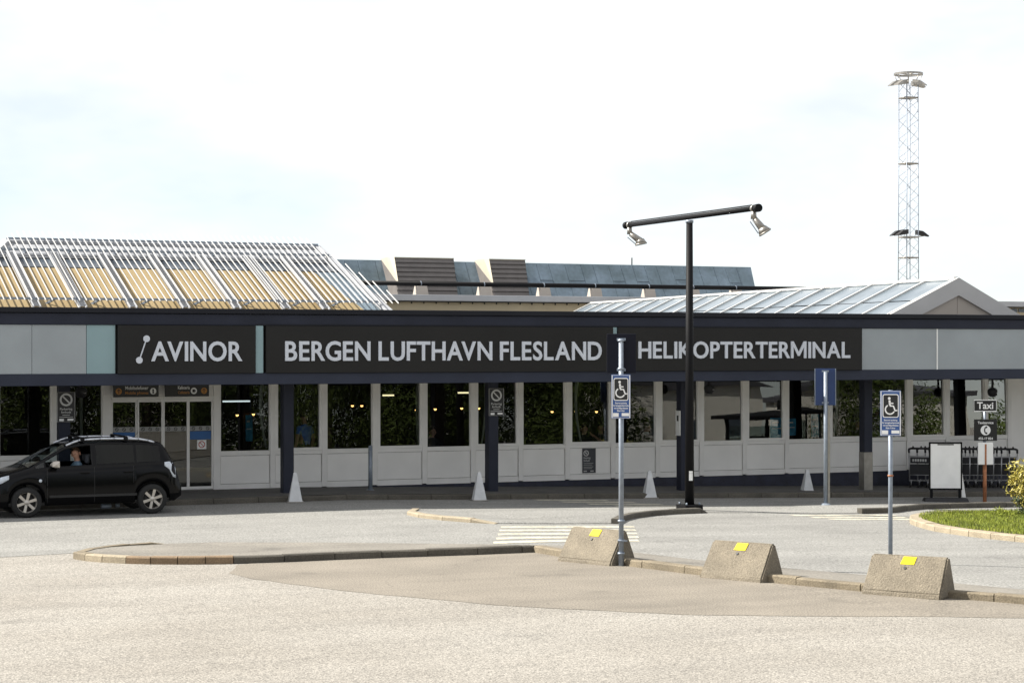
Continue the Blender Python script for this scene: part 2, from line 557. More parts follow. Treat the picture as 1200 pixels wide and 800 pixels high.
def print_text(mb, text, u0, u1, v0, cap, y, bold=0.012, align='c', t=0.0016):
    """flat lettering fitted between u0 and u1 with capital height cap, baseline v0"""
    vs_, fs_ = glyphs(text, bold)
    if not vs_:
        return
    xs = [p.x for p in vs_]
    x0, x1 = min(xs), max(xs)
    s = cap / 0.70
    w = (x1 - x0) * s
    k = min(s, (u1 - u0) / (x1 - x0))
    w = (x1 - x0) * k
    off = u0 if align == 'l' else (u0 + u1) / 2 - w / 2
    mb.add([(off + (p.x - x0) * k, y - t, v0 + p.y * s) for p in vs_], fs_)

def raised_letters(parent, text, u0, u1, v0, cap, y, depth=0.03, m='letter', bold=0.019):
    """every letter its own part, raised from the board"""
    gap, space = 0.125, 0.27
    kern = {'AV': -0.13, 'VN': -0.0, 'LA': 0.0, 'FT': -0.05, 'FL': 0.0, 'LU': 0.0, 'PT': -0.05, 'TE': -0.02, 'AL': 0.0, 'TH': -0.02, 'LT': -0.1, 'VI': -0.01, 'HA': -0.02}
    tot = 0
    lay = []
    for i, ch in enumerate(text):
        if ch == ' ':
            tot += space
            continue
        thin = [p.x for p in glyphs(ch, 0.0)[0]]
        g_ = glyphs(ch, bold)
        if ch == 'M':
            g_ = ([Vector((x_ + min(thin), y_ - bold, 0)) for x_, y_ in ((0, 0), (0, 0.74), (0.13, 0.74), (0.40, 0.27), (0.67, 0.74), (0.80, 0.74), (0.80, 0), (0.675, 0), (0.675, 0.50), (0.445, 0.10), (0.355, 0.10), (0.125, 0.50), (0.125, 0))],
                  [tuple(range(13))])
            thin = [p.x for p in g_[0]]
        a, b = min(thin), max(thin)
        lay.append((g_, a, b, tot))
        tot += b - a + gap + kern.get(text[i:i + 2], 0.0) - (0.05 if ch == 'R' else 0.0)
    tot -= gap
    k = (u1 - u0) / tot
    ys = [p.y for p in glyphs('E', bold)[0]]
    h0, h1 = min(ys), max(ys)
    s = cap / (h1 - h0)
    for g_, a, b, off in lay:
        vs_, fs_ = g_
        n = len(vs_)
        fr = [(u0 + (off + p.x - a) * k, y - depth, v0 + (p.y - h0) * s) for p in vs_]
        bk = [(p[0], y, p[2]) for p in fr]
        # outline edges = edges used once
        cnt = {}
        for f in fs_:
            for i in range(len(f)):
                e = (f[i], f[(i + 1) % len(f)])
                key = tuple(sorted(e))
                cnt.setdefault(key, []).append(e)
        sides = [(e[0][0], e[0][1], e[0][1] + n, e[0][0] + n) for e in cnt.values() if len(e) == 1]
        mb = MB()
        mb.add(fr + bk, list(fs_) + sides)
        mb.build('letter', m, parent)

# sheets that follow the road profile
def clip_x(poly, lo, hi):
    def half(pl, c, keep):
        out = []
        for i in range(len(pl)):
            a, b = pl[i], pl[(i + 1) % len(pl)]
            ia, ib = keep(a[0]), keep(b[0])
            if ia:
                out.append(a)
            if ia != ib:
                t = (c - a[0]) / (b[0] - a[0])
                out.append((c, a[1] + (b[1] - a[1]) * t))
        return out
    p = half(poly, lo, lambda x: x >= lo)
    return half(p, hi, lambda x: x <= hi) if p else p

def sheet(name, poly, m, off, parent=None, kind='structure'):
    bm = bmesh.new()
    for lo, hi in ((-900, 2), (2, 45), (45, 900)):
        p = clip_x(poly, lo, hi)
        if len(p) < 3:
            continue
        fs_ = [bm.verts.new((q[0], q[1], road_z(q[0]) + off)) for q in p]
        bm.faces.new(fs_)
    bmesh.ops.remove_doubles(bm, verts=bm.verts, dist=1e-4)
    bm.normal_update()
    bmesh.ops.triangulate(bm, faces=bm.faces)
    bmesh.ops.recalc_face_normals(bm, faces=bm.faces)
    for f in bm.faces:
        if f.normal.z < 0:
            f.normal_flip()
    me = bpy.data.meshes.new(name)
    bm.to_mesh(me)
    bm.free()
    o = link(name, me, m, parent)
    if parent is None and kind:
        o['kind'] = kind
    return o

# ------------------------------------------------------------------ ground
sheet('ground', [(-900, -900), (900, -900), (900, 900), (-900, 900)], 'asphalt', 0.0)
sheet('road', [(-80, -2.8), (80, -2.8), (80, -60), (16, -46), (7, -26), (5.4, -22.5), (3.2, -18.4), (2.4, -15.9), (0.3, -14.4), (-3.6, -12.2),
               (-5.0, -12.1), (-8.0, -12.6), (-80, -13.5)], 'road', 0.004)
def wavy(pl, step=0.35, amp=0.035):
    out = []
    for a, b in zip(pl, pl[1:] + pl[:1]):
        a, b = Vector(a), Vector(b)
        n = max(1, int((b - a).length / step))
        for k in range(n):
            p = a.lerp(b, k / n)
            out.append((p.x + random.uniform(-amp, amp), p.y + random.uniform(-amp, amp)))
    return out
sheet('forecourt_patch', wavy([(-4.1, -15.2), (-4.5, -16.3), (-4.4, -17.2), (-3.72, -19.16), (-2.21, -21.72), (-0.56, -23.41), (1.41, -24.5), (3.5, -25.3), (9, -28),
                          (9, -26), (5, -24.0), (3, -21), (1.6, -17), (1.1, -15.0), (-2, -14.6)]), 'patch', 0.004)

def resample(pts, lens):
    """walk along a polyline cutting it into pieces of the given lengths"""
    pts = [Vector((p[0], p[1])) for p in pts]
    cum = [0]
    for a, b in zip(pts[:-1], pts[1:]):
        cum.append(cum[-1] + (b - a).length)
    def at(d):
        d = max(0, min(d, cum[-1]))
        for i in range(len(pts) - 1):
            if d <= cum[i + 1] or i == len(pts) - 2:
                t = (d - cum[i]) / max(1e-6, cum[i + 1] - cum[i])
                return pts[i].lerp(pts[i + 1], t)
    out = []
    d = 0
    i = 0
    while d < cum[-1] - 0.1:
        L = lens[i] if i < len(lens) else lens[-1] * random.uniform(0.92, 1.08)
        e = min(d + L, cum[-1])
        out.append((at(d), at(e)))
        d = e
        i += 1
    return out

def kerb(parent, pts, lens, side, h=0.12, w=0.16, mats=('kerb',), h_end=None, h_start=None):
    """kerb stones along pts; 'side' = +1 if the stone body lies to the left of travel"""
    segs = resample(pts, lens)
    n = len(segs)
    for i, (a, b) in enumerate(segs):
        d = (b - a).normalized()
        nrm = Vector((-d.y, d.x)) * side
        ha = h
        hb = h
        if h_end is not None and i == n - 1:
            hb = h_end
        if h_start is not None and i == 0:
            ha = h_start
        g_ = 0.007
        a2, b2 = a + d * g_, b - d * g_
        jt = random.uniform(-0.006, 0.006)
        pts8 = []
        c = 0.02
        for p, hh in ((a2, ha + jt), (b2, hb + jt)):
            z = road_z(p.x)
            for off, zz in ((0.0, -0.1), (w, -0.1), (w, hh), (c, hh), (0.0, hh - c)):
                q = p + nrm * (off + jt * 0.5)
                pts8.append((q.x, q.y, z + zz))
        m = MB()
        m.add(pts8, [(0, 1, 2, 3, 4), (9, 8, 7, 6, 5), (0, 5, 6, 1), (1, 6, 7, 2), (2, 7, 8, 3), (3, 8, 9, 4), (4, 9, 5, 0)])
        mm = mats[i] if i < len(mats) else mats[-1]
        m.build('kerb_stone', mm, parent)

def slab(name, pts, m, z_in=-0.2):
    """raised island surface: (x, y, height above the road) boundary, skirt down below the road"""
    bm = bmesh.new()
    top = [bm.verts.new((x, y, road_z(x) + h)) for x, y, h in pts]
    bot = [bm.verts.new((x, y, road_z(x) + z_in)) for x, y, h in pts]
    f = bm.faces.new(top)
    n = len(pts)
    for i in range(n):
        bm.faces.new((top[i], bot[i], bot[(i + 1) % n], top[(i + 1) % n]))
    bm.normal_update()
    bmesh.ops.triangulate(bm, faces=[f])
    bmesh.ops.recalc_face_normals(bm, faces=bm.faces)
    me = bpy.data.meshes.new(name)
    bm.to_mesh(me)
    bm.free()
    o = link(name, me, m)
    o['kind'] = 'structure'
    return o

# terminal pavement along the building
def pave():
    bm = bmesh.new()
    xs = [-80, 2, 45, 80]
    rows = []
    for x in xs:
        z = road_z(x) + 0.13
        rows.append([bm.verts.new((x, -2.62, z)), bm.verts.new((x, 0.4, z))])
    for a, b in zip(rows[:-1], rows[1:]):
        bm.faces.new((a[0], b[0], b[1], a[1]))
    me = bpy.data.meshes.new('pavement')
    bm.to_mesh(me)
    bm.free()
    o = link('pavement', me, 'sidewalk')
    o['kind'] = 'structure'
    return o
pavement = pave()
kerb(pavement, [(-9, -2.78), (2, -2.78), (26, -2.78)], [1.0], 1, h=0.125, w=0.16, mats=('kerb_dark_shade',))

# near island (left nose) and its long arm with the concrete blocks
front = [(-6.26, -13.2), (-6.12, -13.72), (-5.85, -14.08), (-5.52, -14.42), (-5.08, -14.68), (-4.67, -14.86), (-4.28, -15.0), (-3.33, -15.12), (-2.35, -15.1),
         (-1.55, -15.14), (-0.8, -15.22), (0.15, -15.3), (1.04, -15.3)]
arm = [(1.04, -15.3), (1.13, -16.26), (1.49, -17.9), (1.72, -18.95), (1.95, -19.75), (2.5, -20.9), (2.78, -21.5), (3.18, -22.2), (3.9, -23.1), (4.44, -23.94), (6.4, -27.2), (9, -31.4)]
back = [(7.4, -26), (5.54, -22.53), (4.28, -20.02), (3.1, -18.0), (2.51, -16.03), (1.9, -15.2), (0.34, -14.2), (-1.68, -13.0), (-3.6, -12.1), (-4.76, -11.95), (-5.53, -12.30), (-5.96, -12.66)]
inn = []
for i, p in enumerate(front):
    inn.append((p[0] + (0.10 if i < 5 else 0.0), p[1] + (0.03 if i < 3 else 0.12), 0.108))
inn[-1] = (1.17, -15.19, 0.108)
for p in arm[1:]:
    inn.append((p[0] + 0.13, p[1] + 0.02, 0.10))
isl = slab('traffic_island', inn + [(10.5, -31, 0.03)] + [(x, y, 0.03 if x > 2 else 0.075) for x, y in back[:-2]] + [(-5.5, -12.35, 0.10), (-5.93, -12.75, 0.10)], 'island')
kerb(isl, front, [0.42, 0.40, 0.46, 0.42, 0.44, 0.44, 0.45, 0.82, 0.86, 0.80, 0.78, 0.86], 1, mats=('kerb', 'kerb_pale', 'kerb_pale', 'kerb_brown', 'kerb_brown', 'kerb_brown', 'kerb_brown', 'kerb_dark_shade'))  # long front stones darkened: painted shade on the side away from the sun
kerb(isl, arm, [0.9, 1.0], 1, h=0.115)
kerb(isl, [(-4.2, -11.93), (-4.7, -11.93), (-5.0, -12.0), (-5.53, -12.32), (-5.96, -12.68), (-6.24, -13.18)], [0.5], 1, h=0.11, h_start=0.04)
# middle island between the drop-off lane and the road
c_left = [(2.25, -6.5), (1.82, -7.3), (1.85, -8.3), (2.2, -9.2), (2.73, -9.78)]
c_right = [(5.29, -10.1), (5.8, -9.35), (6.42, -8.65), (7.47, -7.85), (8.83, -7.45)]
c_far = [(12.38, -8.08), (13.4, -7.93), (14.3, -7.2), (14.75, -6.95), (15.4, -6.77), (18.1, -6.46), (26, -6.4)]
low = 0.016
pts = [(x + 0.12, y, 0.075) for x, y in c_left[:-1]] + [(2.75, -9.65, low), (4.0, -9.9, low), (5.25, -10.0, low)] + [(x + 0.03, y + 0.12, 0.10) for x, y in c_right[1:-1]] + \
      [(8.83, -7.38, low), (10.5, -7.6, low), (12.3, -8.0, low)] + [(x, y + 0.12, 0.10) for x, y in c_far[1:]] + [(26, -5.6, low), (12, -5.5, low), (6, -5.8, low), (3.1, -6.05, low)]
mid = slab('middle_island', pts, 'road')
kerb(mid, c_left, [0.8], 1, h=0.085, mats=('kerb_pale',), h_end=0.02)
kerb(mid, c_right, [0.9], 1, h=0.115, h_end=0.02, mats=('kerb_dark_shade',))  # shaded side of this curve painted dark
kerb(mid, c_far, [0.95], 1, h=0.125, mats=('kerb_dark_shade',))  # same painted shade on the far stretch

# grass island on the right
gb = [(14.5, -8.75), (13.2, -9.2), (12.35, -9.95), (11.75, -10.8), (11.35, -11.7), (11.05, -12.6), (10.95, -13.6), (11.05, -14.6), (11.3, -15.6), (11.9, -17.2), (13, -19)]
grs = slab('grass_island', [(x + 0.16, y + 0.05, 0.11) for x, y in gb] + [(22, -19, 0.12), (26, -14, 0.12), (22, -9.4, 0.12)], 'soil')
kerb(grs, gb, [0.62], 1, h=0.125, w=0.24, mats=('kerb_pale',))

# painted crossings (each stripe its own piece of the road)
def stripe(x0, x1, y, w, slant=0.0, off=0.009):
    o = sheet('crossing_stripe', [(x0, y - w / 2), (x1, y - w / 2 - 0.25), (x1 + slant * w, y + w / 2 - 0.25), (x0 + slant * w, y + w / 2)], 'paint', off, None)
    return o
road_o = bpy.data.objects['road']
def add_stripe(*a, **k):
    o = stripe(*a, **k)
    if 'kind' in o:
        del o['kind']
    o.parent = road_o
for i, y in enumerate((-10.55, -11.3, -12.05, -12.8, -13.5)):
    add_stripe(2.45 - 0.36 * i, 5.2 - 0.36 * i, y, 0.36, slant=0.4)
for i, y in enumerate((-8.35, -8.95, -9.5)):
    add_stripe(10.4 + 0.12 * i, 12.9 - 0.1 * i, y, 0.30)
for i, y in enumerate((-3.15, -3.85, -4.55, -5.2)):
    add_stripe(6.65 + 0.34 * i, 8.4 + 0.34 * i, y, 0.34)

# ------------------------------------------------------------------ terminal building
term = thing('terminal_building', 'long low terminal with navy canopy, white framed windows and off white panels', 'building', (0, 0, 0))
W0 = 1.23
PITCH = 1.2875
mull = [W0 + PITCH * k for k in range(17)]          # 1.23 .. 21.83
END = 23.7
FY = -3.2                                           # canopy front
Z_SILL, Z_HEAD = 0.90, 2.47
XL = -16.0

# frame posts and rails
def post(x, w=0.13, z0=0.0):
    MB().box(x - w / 2, x + w / 2, -0.05, 0.06, z0, 2.62, 0.006).build('frame_post', 'frame', term)
for x in mull:
    post(x)
post(-0.13, 0.17)
post(-2.72, 0.20)
post(-3.92, 0.13)
for k in range(1, 8):
    post(-3.92 - PITCH * k)

def bay(a, b, framed, tilt):
    """one bay: spandrel panel below, window above"""
    MB().box(a, b, -0.026, 0.05, -0.02, 0.115).build('base_rail', 'frame', term)
    MB().box(a + 0.012, b - 0.012, -0.018, 0.04, 0.123, 0.775, 0.004).build('spandrel_panel', 'spandrel', term)
    MB().box(a, b, -0.034, 0.05, 0.783, 0.87, 0.004).build('sill_rail', 'frame', term)
    f = MB()
    fw = 0.065 if framed else 0.02
    z0, z1 = 0.872, 2.60
    lip = -0.044 if framed else -0.012
    f.box(a, a + fw, lip, 0.05, z0, z1)
    f.box(b - fw, b, lip, 0.05, z0, z1)
    f.box(a + fw, b - fw, lip, 0.05, z0, z0 + fw)
    f.box(a + fw, b - fw, lip, 0.05, z1 - fw - 0.08, z1)
    w = f.build('window', 'frame', term)
    p = MB()
    y0, y1 = 0.0, math.tan(tilt) * (z1 - z0 - 2 * fw)
    nseg = 5
    zs = [z0 + fw + (z1 - z0 - 2 * fw - 0.08) * i / nseg for i in range(nseg + 1)]
    vs_ = []
    # the pane leans back slightly and bellies by a millimetre or two
    xs = [a + fw + (b - a - 2 * fw) * i / 6 for i in range(7)]
    belly = random.uniform(-0.0012, 0.0012)
    for j, z in enumerate(zs):
        for i, x in enumerate(xs):
            u = i / 6 * 2 - 1
            vs_.append((x, 0.004 + y1 * j / nseg + belly * (1 - u * u), z))
    p.add(vs_, [(j * 7 + i, j * 7 + i + 1, (j + 1) * 7 + i + 1, (j + 1) * 7 + i) for j in range(nseg) for i in range(6)], True)
    p.build('pane', 'glass', w)

edges = [-0.045] + [m_ for m_ in mull]
for k in range(len(mull)):
    a = (-0.045 if k == 0 else mull[k - 1] + 0.065)
    b = mull[k] - 0.065
    bay(a, b, k % 2 == 1, R(1.15 + random.uniform(-0.25, 0.25)))
bay(-3.92 + 0.065, -2.82, False, R(1.1))
for k in range(7):
    b = -3.92 - PITCH * k - 0.065
    bay(b - PITCH + 0.13, b, k % 2 == 1, R(1.15 + random.uniform(-0.25, 0.25)))
# end wall right of the last window
bay(mull[-1] + 0.065, 22.56, False, R(1.3))
post(22.62)
MB().box(22.69, END, -0.03, 0.06, -0.02, 2.62).build('end_wall', 'spandrel', term)
MB().box(END, END + 16, -0.02, 0.06, -0.9, 2.62).build('end_wall', 'beige_wall', term)
# plinth: wedge shaped, following the falling pavement
MB().prism([(-0.0, -0.02), (END, -0.02), (END, -1.2), (0.0, -1.2)], 'y', 0.0, 0.35).build('plinth', 'plinth', term)
MB().box(XL, -2.83, 0.0, 0.35, -0.4, -0.02).build('plinth', 'plinth', term)
MB().box(-2.83, 0.0, 0.0, 0.35, -0.4, 0.012).build('plinth', 'steel', term)

# sliding doors
dr = MB()
D0, D1, DH = -2.615, -0.215, 2.12
dr.box(D0, D1, -0.06, 0.06, DH, 2.19)
dr.box(D0, D1, -0.02, 0.06, 2.19, 2.62)
dr.build('door_header', 'frame', term)
lw = (D1 - D0) / 4
for k in range(4):
    a, b = D0 + lw * k, D0 + lw * (k + 1)
    yy = 0.0 if k in (0, 3) else -0.035
    m_ = MB()
    fw = 0.038
    m_.box(a + 0.002, a + fw, yy - 0.02, yy + 0.02, 0.02, DH - 0.002)
    m_.box(b - fw, b - 0.002, yy - 0.02, yy + 0.02, 0.02, DH - 0.002)
    m_.box(a + fw, b - fw, yy - 0.02, yy + 0.02, 0.02, 0.085)
    m_.box(a + fw, b - fw, yy - 0.02, yy + 0.02, DH - 0.06, DH - 0.002)
    leaf = m_.build('door', 'frame', term)
    p = MB()
    y1 = math.tan(R(0.9)) * 2.0
    p.add([(a + fw, yy, 0.085), (b - fw, yy, 0.085), (b - fw, yy + 0.012, DH - 0.06), (a + fw, yy + 0.012, DH - 0.06)], [(0, 1, 2, 3)])
    p.build('pane', 'glass', leaf)
    s = MB().rect(a + fw + 0.005, b - fw - 0.005, 1.38, 1.49, yy - 0.004)
    s.build('sticker_band', 'sticker', leaf)
    for q in (0.22, 0.5, 0.78):
        s = MB()
        cx = a + lw * q
        s.ribbon([(cx + 0.035 * math.cos(t * math.pi / 8), 1.435 + 0.035 * math.sin(t * math.pi / 8)) for t in range(16)], 0.012, yy - 0.006, closed=True)
        s.ribbon([(cx - 0.03, 1.465), (cx + 0.03, 1.405)], 0.010, yy - 0.006)
        s.build('symbol', 'trim', leaf)
    if k in (0, 3):
        s = MB().rect(a + fw + 0.01, b - fw - 0.01, 1.18, 1.37, yy - 0.004)
        s.build('notice', 'sticker_blue', leaf)
    if k == 3:
        s = MB().rect(a + 0.22, a + 0.44, 0.95, 1.165, yy - 0.004)
        s.build('notice', 'sign_white', leaf)
        s = MB()
        cx, cz = a + 0.33, 1.06
        s.ribbon([(cx + 0.07 * math.cos(t * math.pi / 10), cz + 0.07 * math.sin(t * math.pi / 10)) for t in range(20)], 0.02, yy - 0.0065, closed=True)
        s.ribbon([(cx - 0.05, cz + 0.05), (cx + 0.05, cz - 0.05)], 0.016, yy - 0.0065)
        s.build('symbol', 'red', leaf)

# interior: floor, ceiling, rear wall, and a few things seen dimly through the glass
MB().box(XL, END, 0.36, 9.0, -0.12, 0.0).build('interior_floor', 'floor', term)
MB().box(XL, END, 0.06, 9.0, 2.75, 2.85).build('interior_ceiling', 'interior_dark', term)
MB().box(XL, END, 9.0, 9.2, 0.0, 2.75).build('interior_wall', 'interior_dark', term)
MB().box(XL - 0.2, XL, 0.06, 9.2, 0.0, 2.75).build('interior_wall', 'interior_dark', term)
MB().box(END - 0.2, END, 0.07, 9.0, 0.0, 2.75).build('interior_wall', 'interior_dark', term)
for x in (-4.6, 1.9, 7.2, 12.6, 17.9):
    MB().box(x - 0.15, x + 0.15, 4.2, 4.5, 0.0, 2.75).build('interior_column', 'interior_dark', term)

# canopy: soffit, beams, coping
CX0, CX1 = XL, 27.0
MB().box(CX0, CX1, FY + 0.10, 0.0, 2.62, 2.72).build('canopy_soffit', 'white', term)
MB().box(CX0, CX1, FY, FY + 0.3, 2.505, 2.755, 0.008).build('canopy_lower_beam', 'navy_low', term)
MB().box(CX0, CX1, FY, FY + 0.3, 3.80, 4.045, 0.008).build('canopy_upper_beam', 'navy', term)
MB().box(CX0, CX1, FY - 0.06, FY + 0.45, 4.05, 4.165, 0.01).build('canopy_coping', 'navy_cap', term)
MB().box(CX0, CX1, FY + 0.42, 25, 3.95, 4.04).build('roof_deck', 'bitumen', term)
MB().box(CX0, CX1, FY + 0.16, FY + 0.28, 2.755, 3.80).build('canopy_backing', 'bitumen', term)
def panel(px0, px1, m, y=FY + 0.035):
    MB().box(sx(px0, FY), sx(px1, FY), y, FY + 0.15, 2.758, 3.797, 0.004).build('cladding_panel', m, term)
MB().box(-16, -10.5, FY + 0.035, FY + 0.15, 2.758, 3.797).build('cladding_panel', 'panel_grey', term)
MB().box(-10.49, sx(-0.5, FY) - 0.6, FY + 0.035, FY + 0.15, 2.758, 3.797).build('cladding_panel', 'panel_grey', term)
MB().box(sx(-0.5, FY) - 0.59, sx(37.6, FY), FY + 0.035, FY + 0.15, 2.758, 3.797, 0.004).build('cladding_panel', 'panel_grey', term)
panel(38, 101.5, 'panel_grey')
panel(102, 135.5, 'panel_teal')
panel(299.5, 308.5, 'panel_teal', FY - 0.005)
panel(717.5, 723, 'panel_teal', FY - 0.005)
panel(1009.5, 1098.6, 'panel_grey')
panel(1099.4, 1230, 'panel_grey')
MB().box(sx(1230.6, FY), CX1, FY + 0.035, FY + 0.15, 2.758, 3.797).build('cladding_panel', 'panel_grey', term)
MB().box(sx(1098.3, FY), sx(1099.6, FY), FY + 0.02, FY + 0.032, 2.76, 3.795).build('joint_strip', 'white', term)
MB().box(CX1 - 0.1, CX1, FY + 0.05, 0, 2.72, 4.04).build('canopy_end', 'navy', term)
# drip flashing above the boards
MB().box(sx(300, FY), sx(1009, FY), FY - 0.012, FY, 3.80, 3.83).build('flashing', 'navy_cap', term)

# columns
colx = [-4.05, 1.05, 6.15, 11.35, 16.75, 22.25]
for i, x in enumerate(colx):
    z0 = road_z(x) + 0.13
    c = MB().box(x - 0.125, x + 0.125, -1.83, -1.58, z0 - 0.02, 2.62, 0.012).build('column', 'navy', term)
    if i >= 4:
        MB().box(x - 0.132, x + 0.132, -1.838, -1.573, z0 - 0.02, z0 + 0.98, 0.01).build('steel_sleeve', 'steel', c)

# ------------------------------------------------------------------ fascia sign boards
def board(px0, px1, label, group=None):
    x0, x1 = sx(px0, FY), sx(px1, FY)
    o = thing('sign_board', label, 'sign', (x0, FY, 2.76))
    MB().box(0, x1 - x0, -0.055, 0.10, -0.005, 1.035, 0.006).build('board', 'signboard', o)
    return o, x0
b1, bx = board(137.5, 299, 'short charcoal board reading AVINOR with a linked dots emblem on the canopy')
raised_letters(b1, 'AVINOR', sx(177, FY) - bx, sx(280.5, FY) - bx, 0.262, 0.425, -0.055)
p1 = (sx(170.8, FY) - bx, 0.745)
p2 = (sx(162.3, FY) - bx, 0.285)
emb = MB()
for p in (p1, p2):
    emb.lathe([(0.0, -0.028), (0.072, -0.028), (0.072, 0.0)], (p[0], -0.055, p[1]), 18, 'y', False)
emb.bar((p1[0], -0.068, p1[1]), (p2[0], -0.068, p2[1]), 0.024, 0.026, (0, 1, 0))
emb.build('emblem', 'letter', b1)
b2, bx = board(311, 717.5, 'long charcoal board with raised letters BERGEN LUFTHAVN FLESLAND on the canopy')
raised_letters(b2, 'BERGEN LUFTHAVN FLESLAND', sx(333.5, FY) - bx, sx(703, FY) - bx, 0.262, 0.435, -0.055)
b3, bx = board(723.3, 1009, 'charcoal board with raised letters HELIKOPTERTERMINAL behind the black lamp post')
raised_letters(b3, 'HELIKOPTERTERMINAL', sx(747, FY) - bx, sx(994, FY) - bx, 0.297, 0.405, -0.055)

# direction signs over the door
def dsign(x0, x1, label, lines, arrow_left, ic):
    o = thing('direction_sign', label, 'sign', (x0, -0.45, 2.19))
    w = x1 - x0
    MB().box(0, w, 0, 0.05, 0, 0.30, 0.004).build('panel', 'sign_black', o)
    ax = 0.12 if arrow_left else w - 0.12
    ixx = w - 0.13 if arrow_left else w - 0.36
    a = MB().disc(ax, 0.13, 0.072, -0.001)
    a.build('arrow_disc', 'amber', o)
    a = MB()
    a.ribbon([(ax, 0.08), (ax, 0.17)], 0.016, -0.004)
    a.ribbon([(ax - 0.035, 0.14), (ax, 0.178), (ax + 0.035, 0.14)], 0.016, -0.0045)
    a.build('arrow', 'sign_black', o)
    MB().disc(ixx, 0.13, 0.074, -0.001).build('symbol_disc', 'sign_white', o)
    s = MB()
    if ic == 'phone':
        s.disc(ixx, 0.158, 0.022, -0.004).rect(ixx - 0.016, ixx + 0.016, 0.075, 0.135, -0.003)
    else:
        s.rect(ixx - 0.035, ixx + 0.025, 0.095, 0.165, -0.003).ribbon([(ixx + 0.025, 0.15), (ixx + 0.045, 0.13), (ixx + 0.025, 0.11)], 0.012, -0.0035)
    s.build('symbol', 'sign_black', o)
    t = MB()
    u0, u1 = (0.27, w - 0.24) if arrow_left else (0.30, ixx - 0.10)
    print_text(t, lines[0], u0, u1, 0.17, 0.075, -0.001, align='l' if arrow_left else 'c')
    t.build('lettering', 'sign_white', o)
    t = MB()
    print_text(t, lines[1], u0, u1, 0.065, 0.065, -0.001, align='l' if arrow_left else 'c')
    t.build('lettering', 'amber', o)
    h = MB()
    for q in (0.15, w - 0.15):
        h.tube((q, 0.025, 0.30), (q, 0.025, 0.44), 0.012)
    h.build('hanger', 'black', o)
ya = -0.45
dsign(sx(133, ya), sx(186, ya), 'black hanging sign with orange arrow and phone symbol above the sliding doors', ('Mobiltelefoner', 'Mobile phones'), True, 'phone')
dsign(sx(193.5, ya), sx(245, ya), 'black hanging sign with cup symbol and orange arrow above the sliding doors', ('Kafeteria', 'Cafeteria'), False, 'cup')

# no parking signs on two columns
def nopark(x, label):
    o = thing('no_parking_sign', label, 'sign', (x, -1.86, 1.69), 0, 'no parking signs on the columns')
    MB().box(-0.20, 0.20, 0, 0.02, 0, 0.66, 0.004).build('panel', 'sign_black', o)
    r_ = MB()
    r_.ribbon([(-0.19, 0.01), (0.19, 0.01), (0.19, 0.65), (-0.19, 0.65)], 0.008, -0.001, closed=True)
    r_.build('border', 'sign_grey', o)
    s = MB()
    s.ribbon([(0.12 * math.cos(t * math.pi / 14), 0.49 + 0.12 * math.sin(t * math.pi / 14)) for t in range(28)], 0.04, -0.001, closed=True)
    s.ribbon([(-0.08, 0.57), (0.08, 0.41)], 0.03, -0.0022)
    s.build('prohibition_ring', 'sign_grey', o)
    t = MB()
    print_text(t, 'Parkering', -0.15, 0.15, 0.265, 0.05, -0.001)
    print_text(t, 'forbudt', -0.12, 0.12, 0.195, 0.05, -0.001)
    t.rect(-0.08, 0.08, 0.15, 0.162, -0.001).rect(-0.15, 0.15, 0.105, 0.117, -0.001)
    t.build('lettering', 'sign_grey', o)
    MB().rect(-0.15, -0.05, 0.025, 0.075, -0.001).build('name_plate', 'sign_white', o)
    MB().rect(0.03, 0.16, 0.035, 0.075, -0.001).build('name_plate', 'sign_white', o)
nopark(sx(77.5, -1.86), 'black no parking sign on the column beside the sliding doors')
nopark(sx(580.8, -1.86) + 0.02, 'black no parking sign on the column between the windows, behind a white pyramid')

# small notice on a spandrel
o = thing('wall_notice', 'small dark no smoking notice fixed to an off white panel below a window', 'notice', (sx(683, -0.06), -0.045, 0.15))
wnot = sx(698.5, -0.06) - sx(683, -0.06)
MB().box(0, wnot, 0, 0.02, 0, 0.62, 0.003).build('panel', mat('slate notice', (0.035, 0.037, 0.045), 0.5), o)
s = MB()
s.ribbon([(0.10 + 0.065 * math.cos(t * math.pi / 10), 0.50 + 0.065 * math.sin(t * math.pi / 10)) for t in range(20)], 0.022, -0.001, closed=True)
s.ribbon([(0.06, 0.54), (0.14, 0.46)], 0.018, -0.002)
s.ribbon([(0.07, 0.49), (0.13, 0.52)], 0.014, -0.003)
s.build('symbol', 'sign_grey', o)
t = MB()
print_text(t, 'Røyking', 0.03, 0.22, 0.36, 0.05, -0.001, align='l')
print_text(t, 'forbudt', 0.03, 0.20, 0.29, 0.05, -0.001, align='l')
for q, zz in enumerate((0.24, 0.20, 0.15, 0.11)):
    t.rect(0.03, 0.30 - 0.03 * (q % 2), zz, zz + 0.008, -0.001)
t.rect(0.03, 0.12, 0.035, 0.06, -0.001).rect(0.22, 0.31, 0.035, 0.06, -0.001)
t.build('lettering', 'sign_grey', o)

# white notice on the side of the column behind the lamp post
o = thing('column_notice', 'narrow white notice on the column behind the black lamp post', 'notice', (11.35 - 0.128, -1.83, 1.13))
MB().box(-0.02, 0, 0.02, 0.24, 0, 0.62, 0.003).build('panel', 'white', o)
MB().box(-0.024, -0.021, 0.09, 0.17, 0.36, 0.5).build('print', 'trim', o)

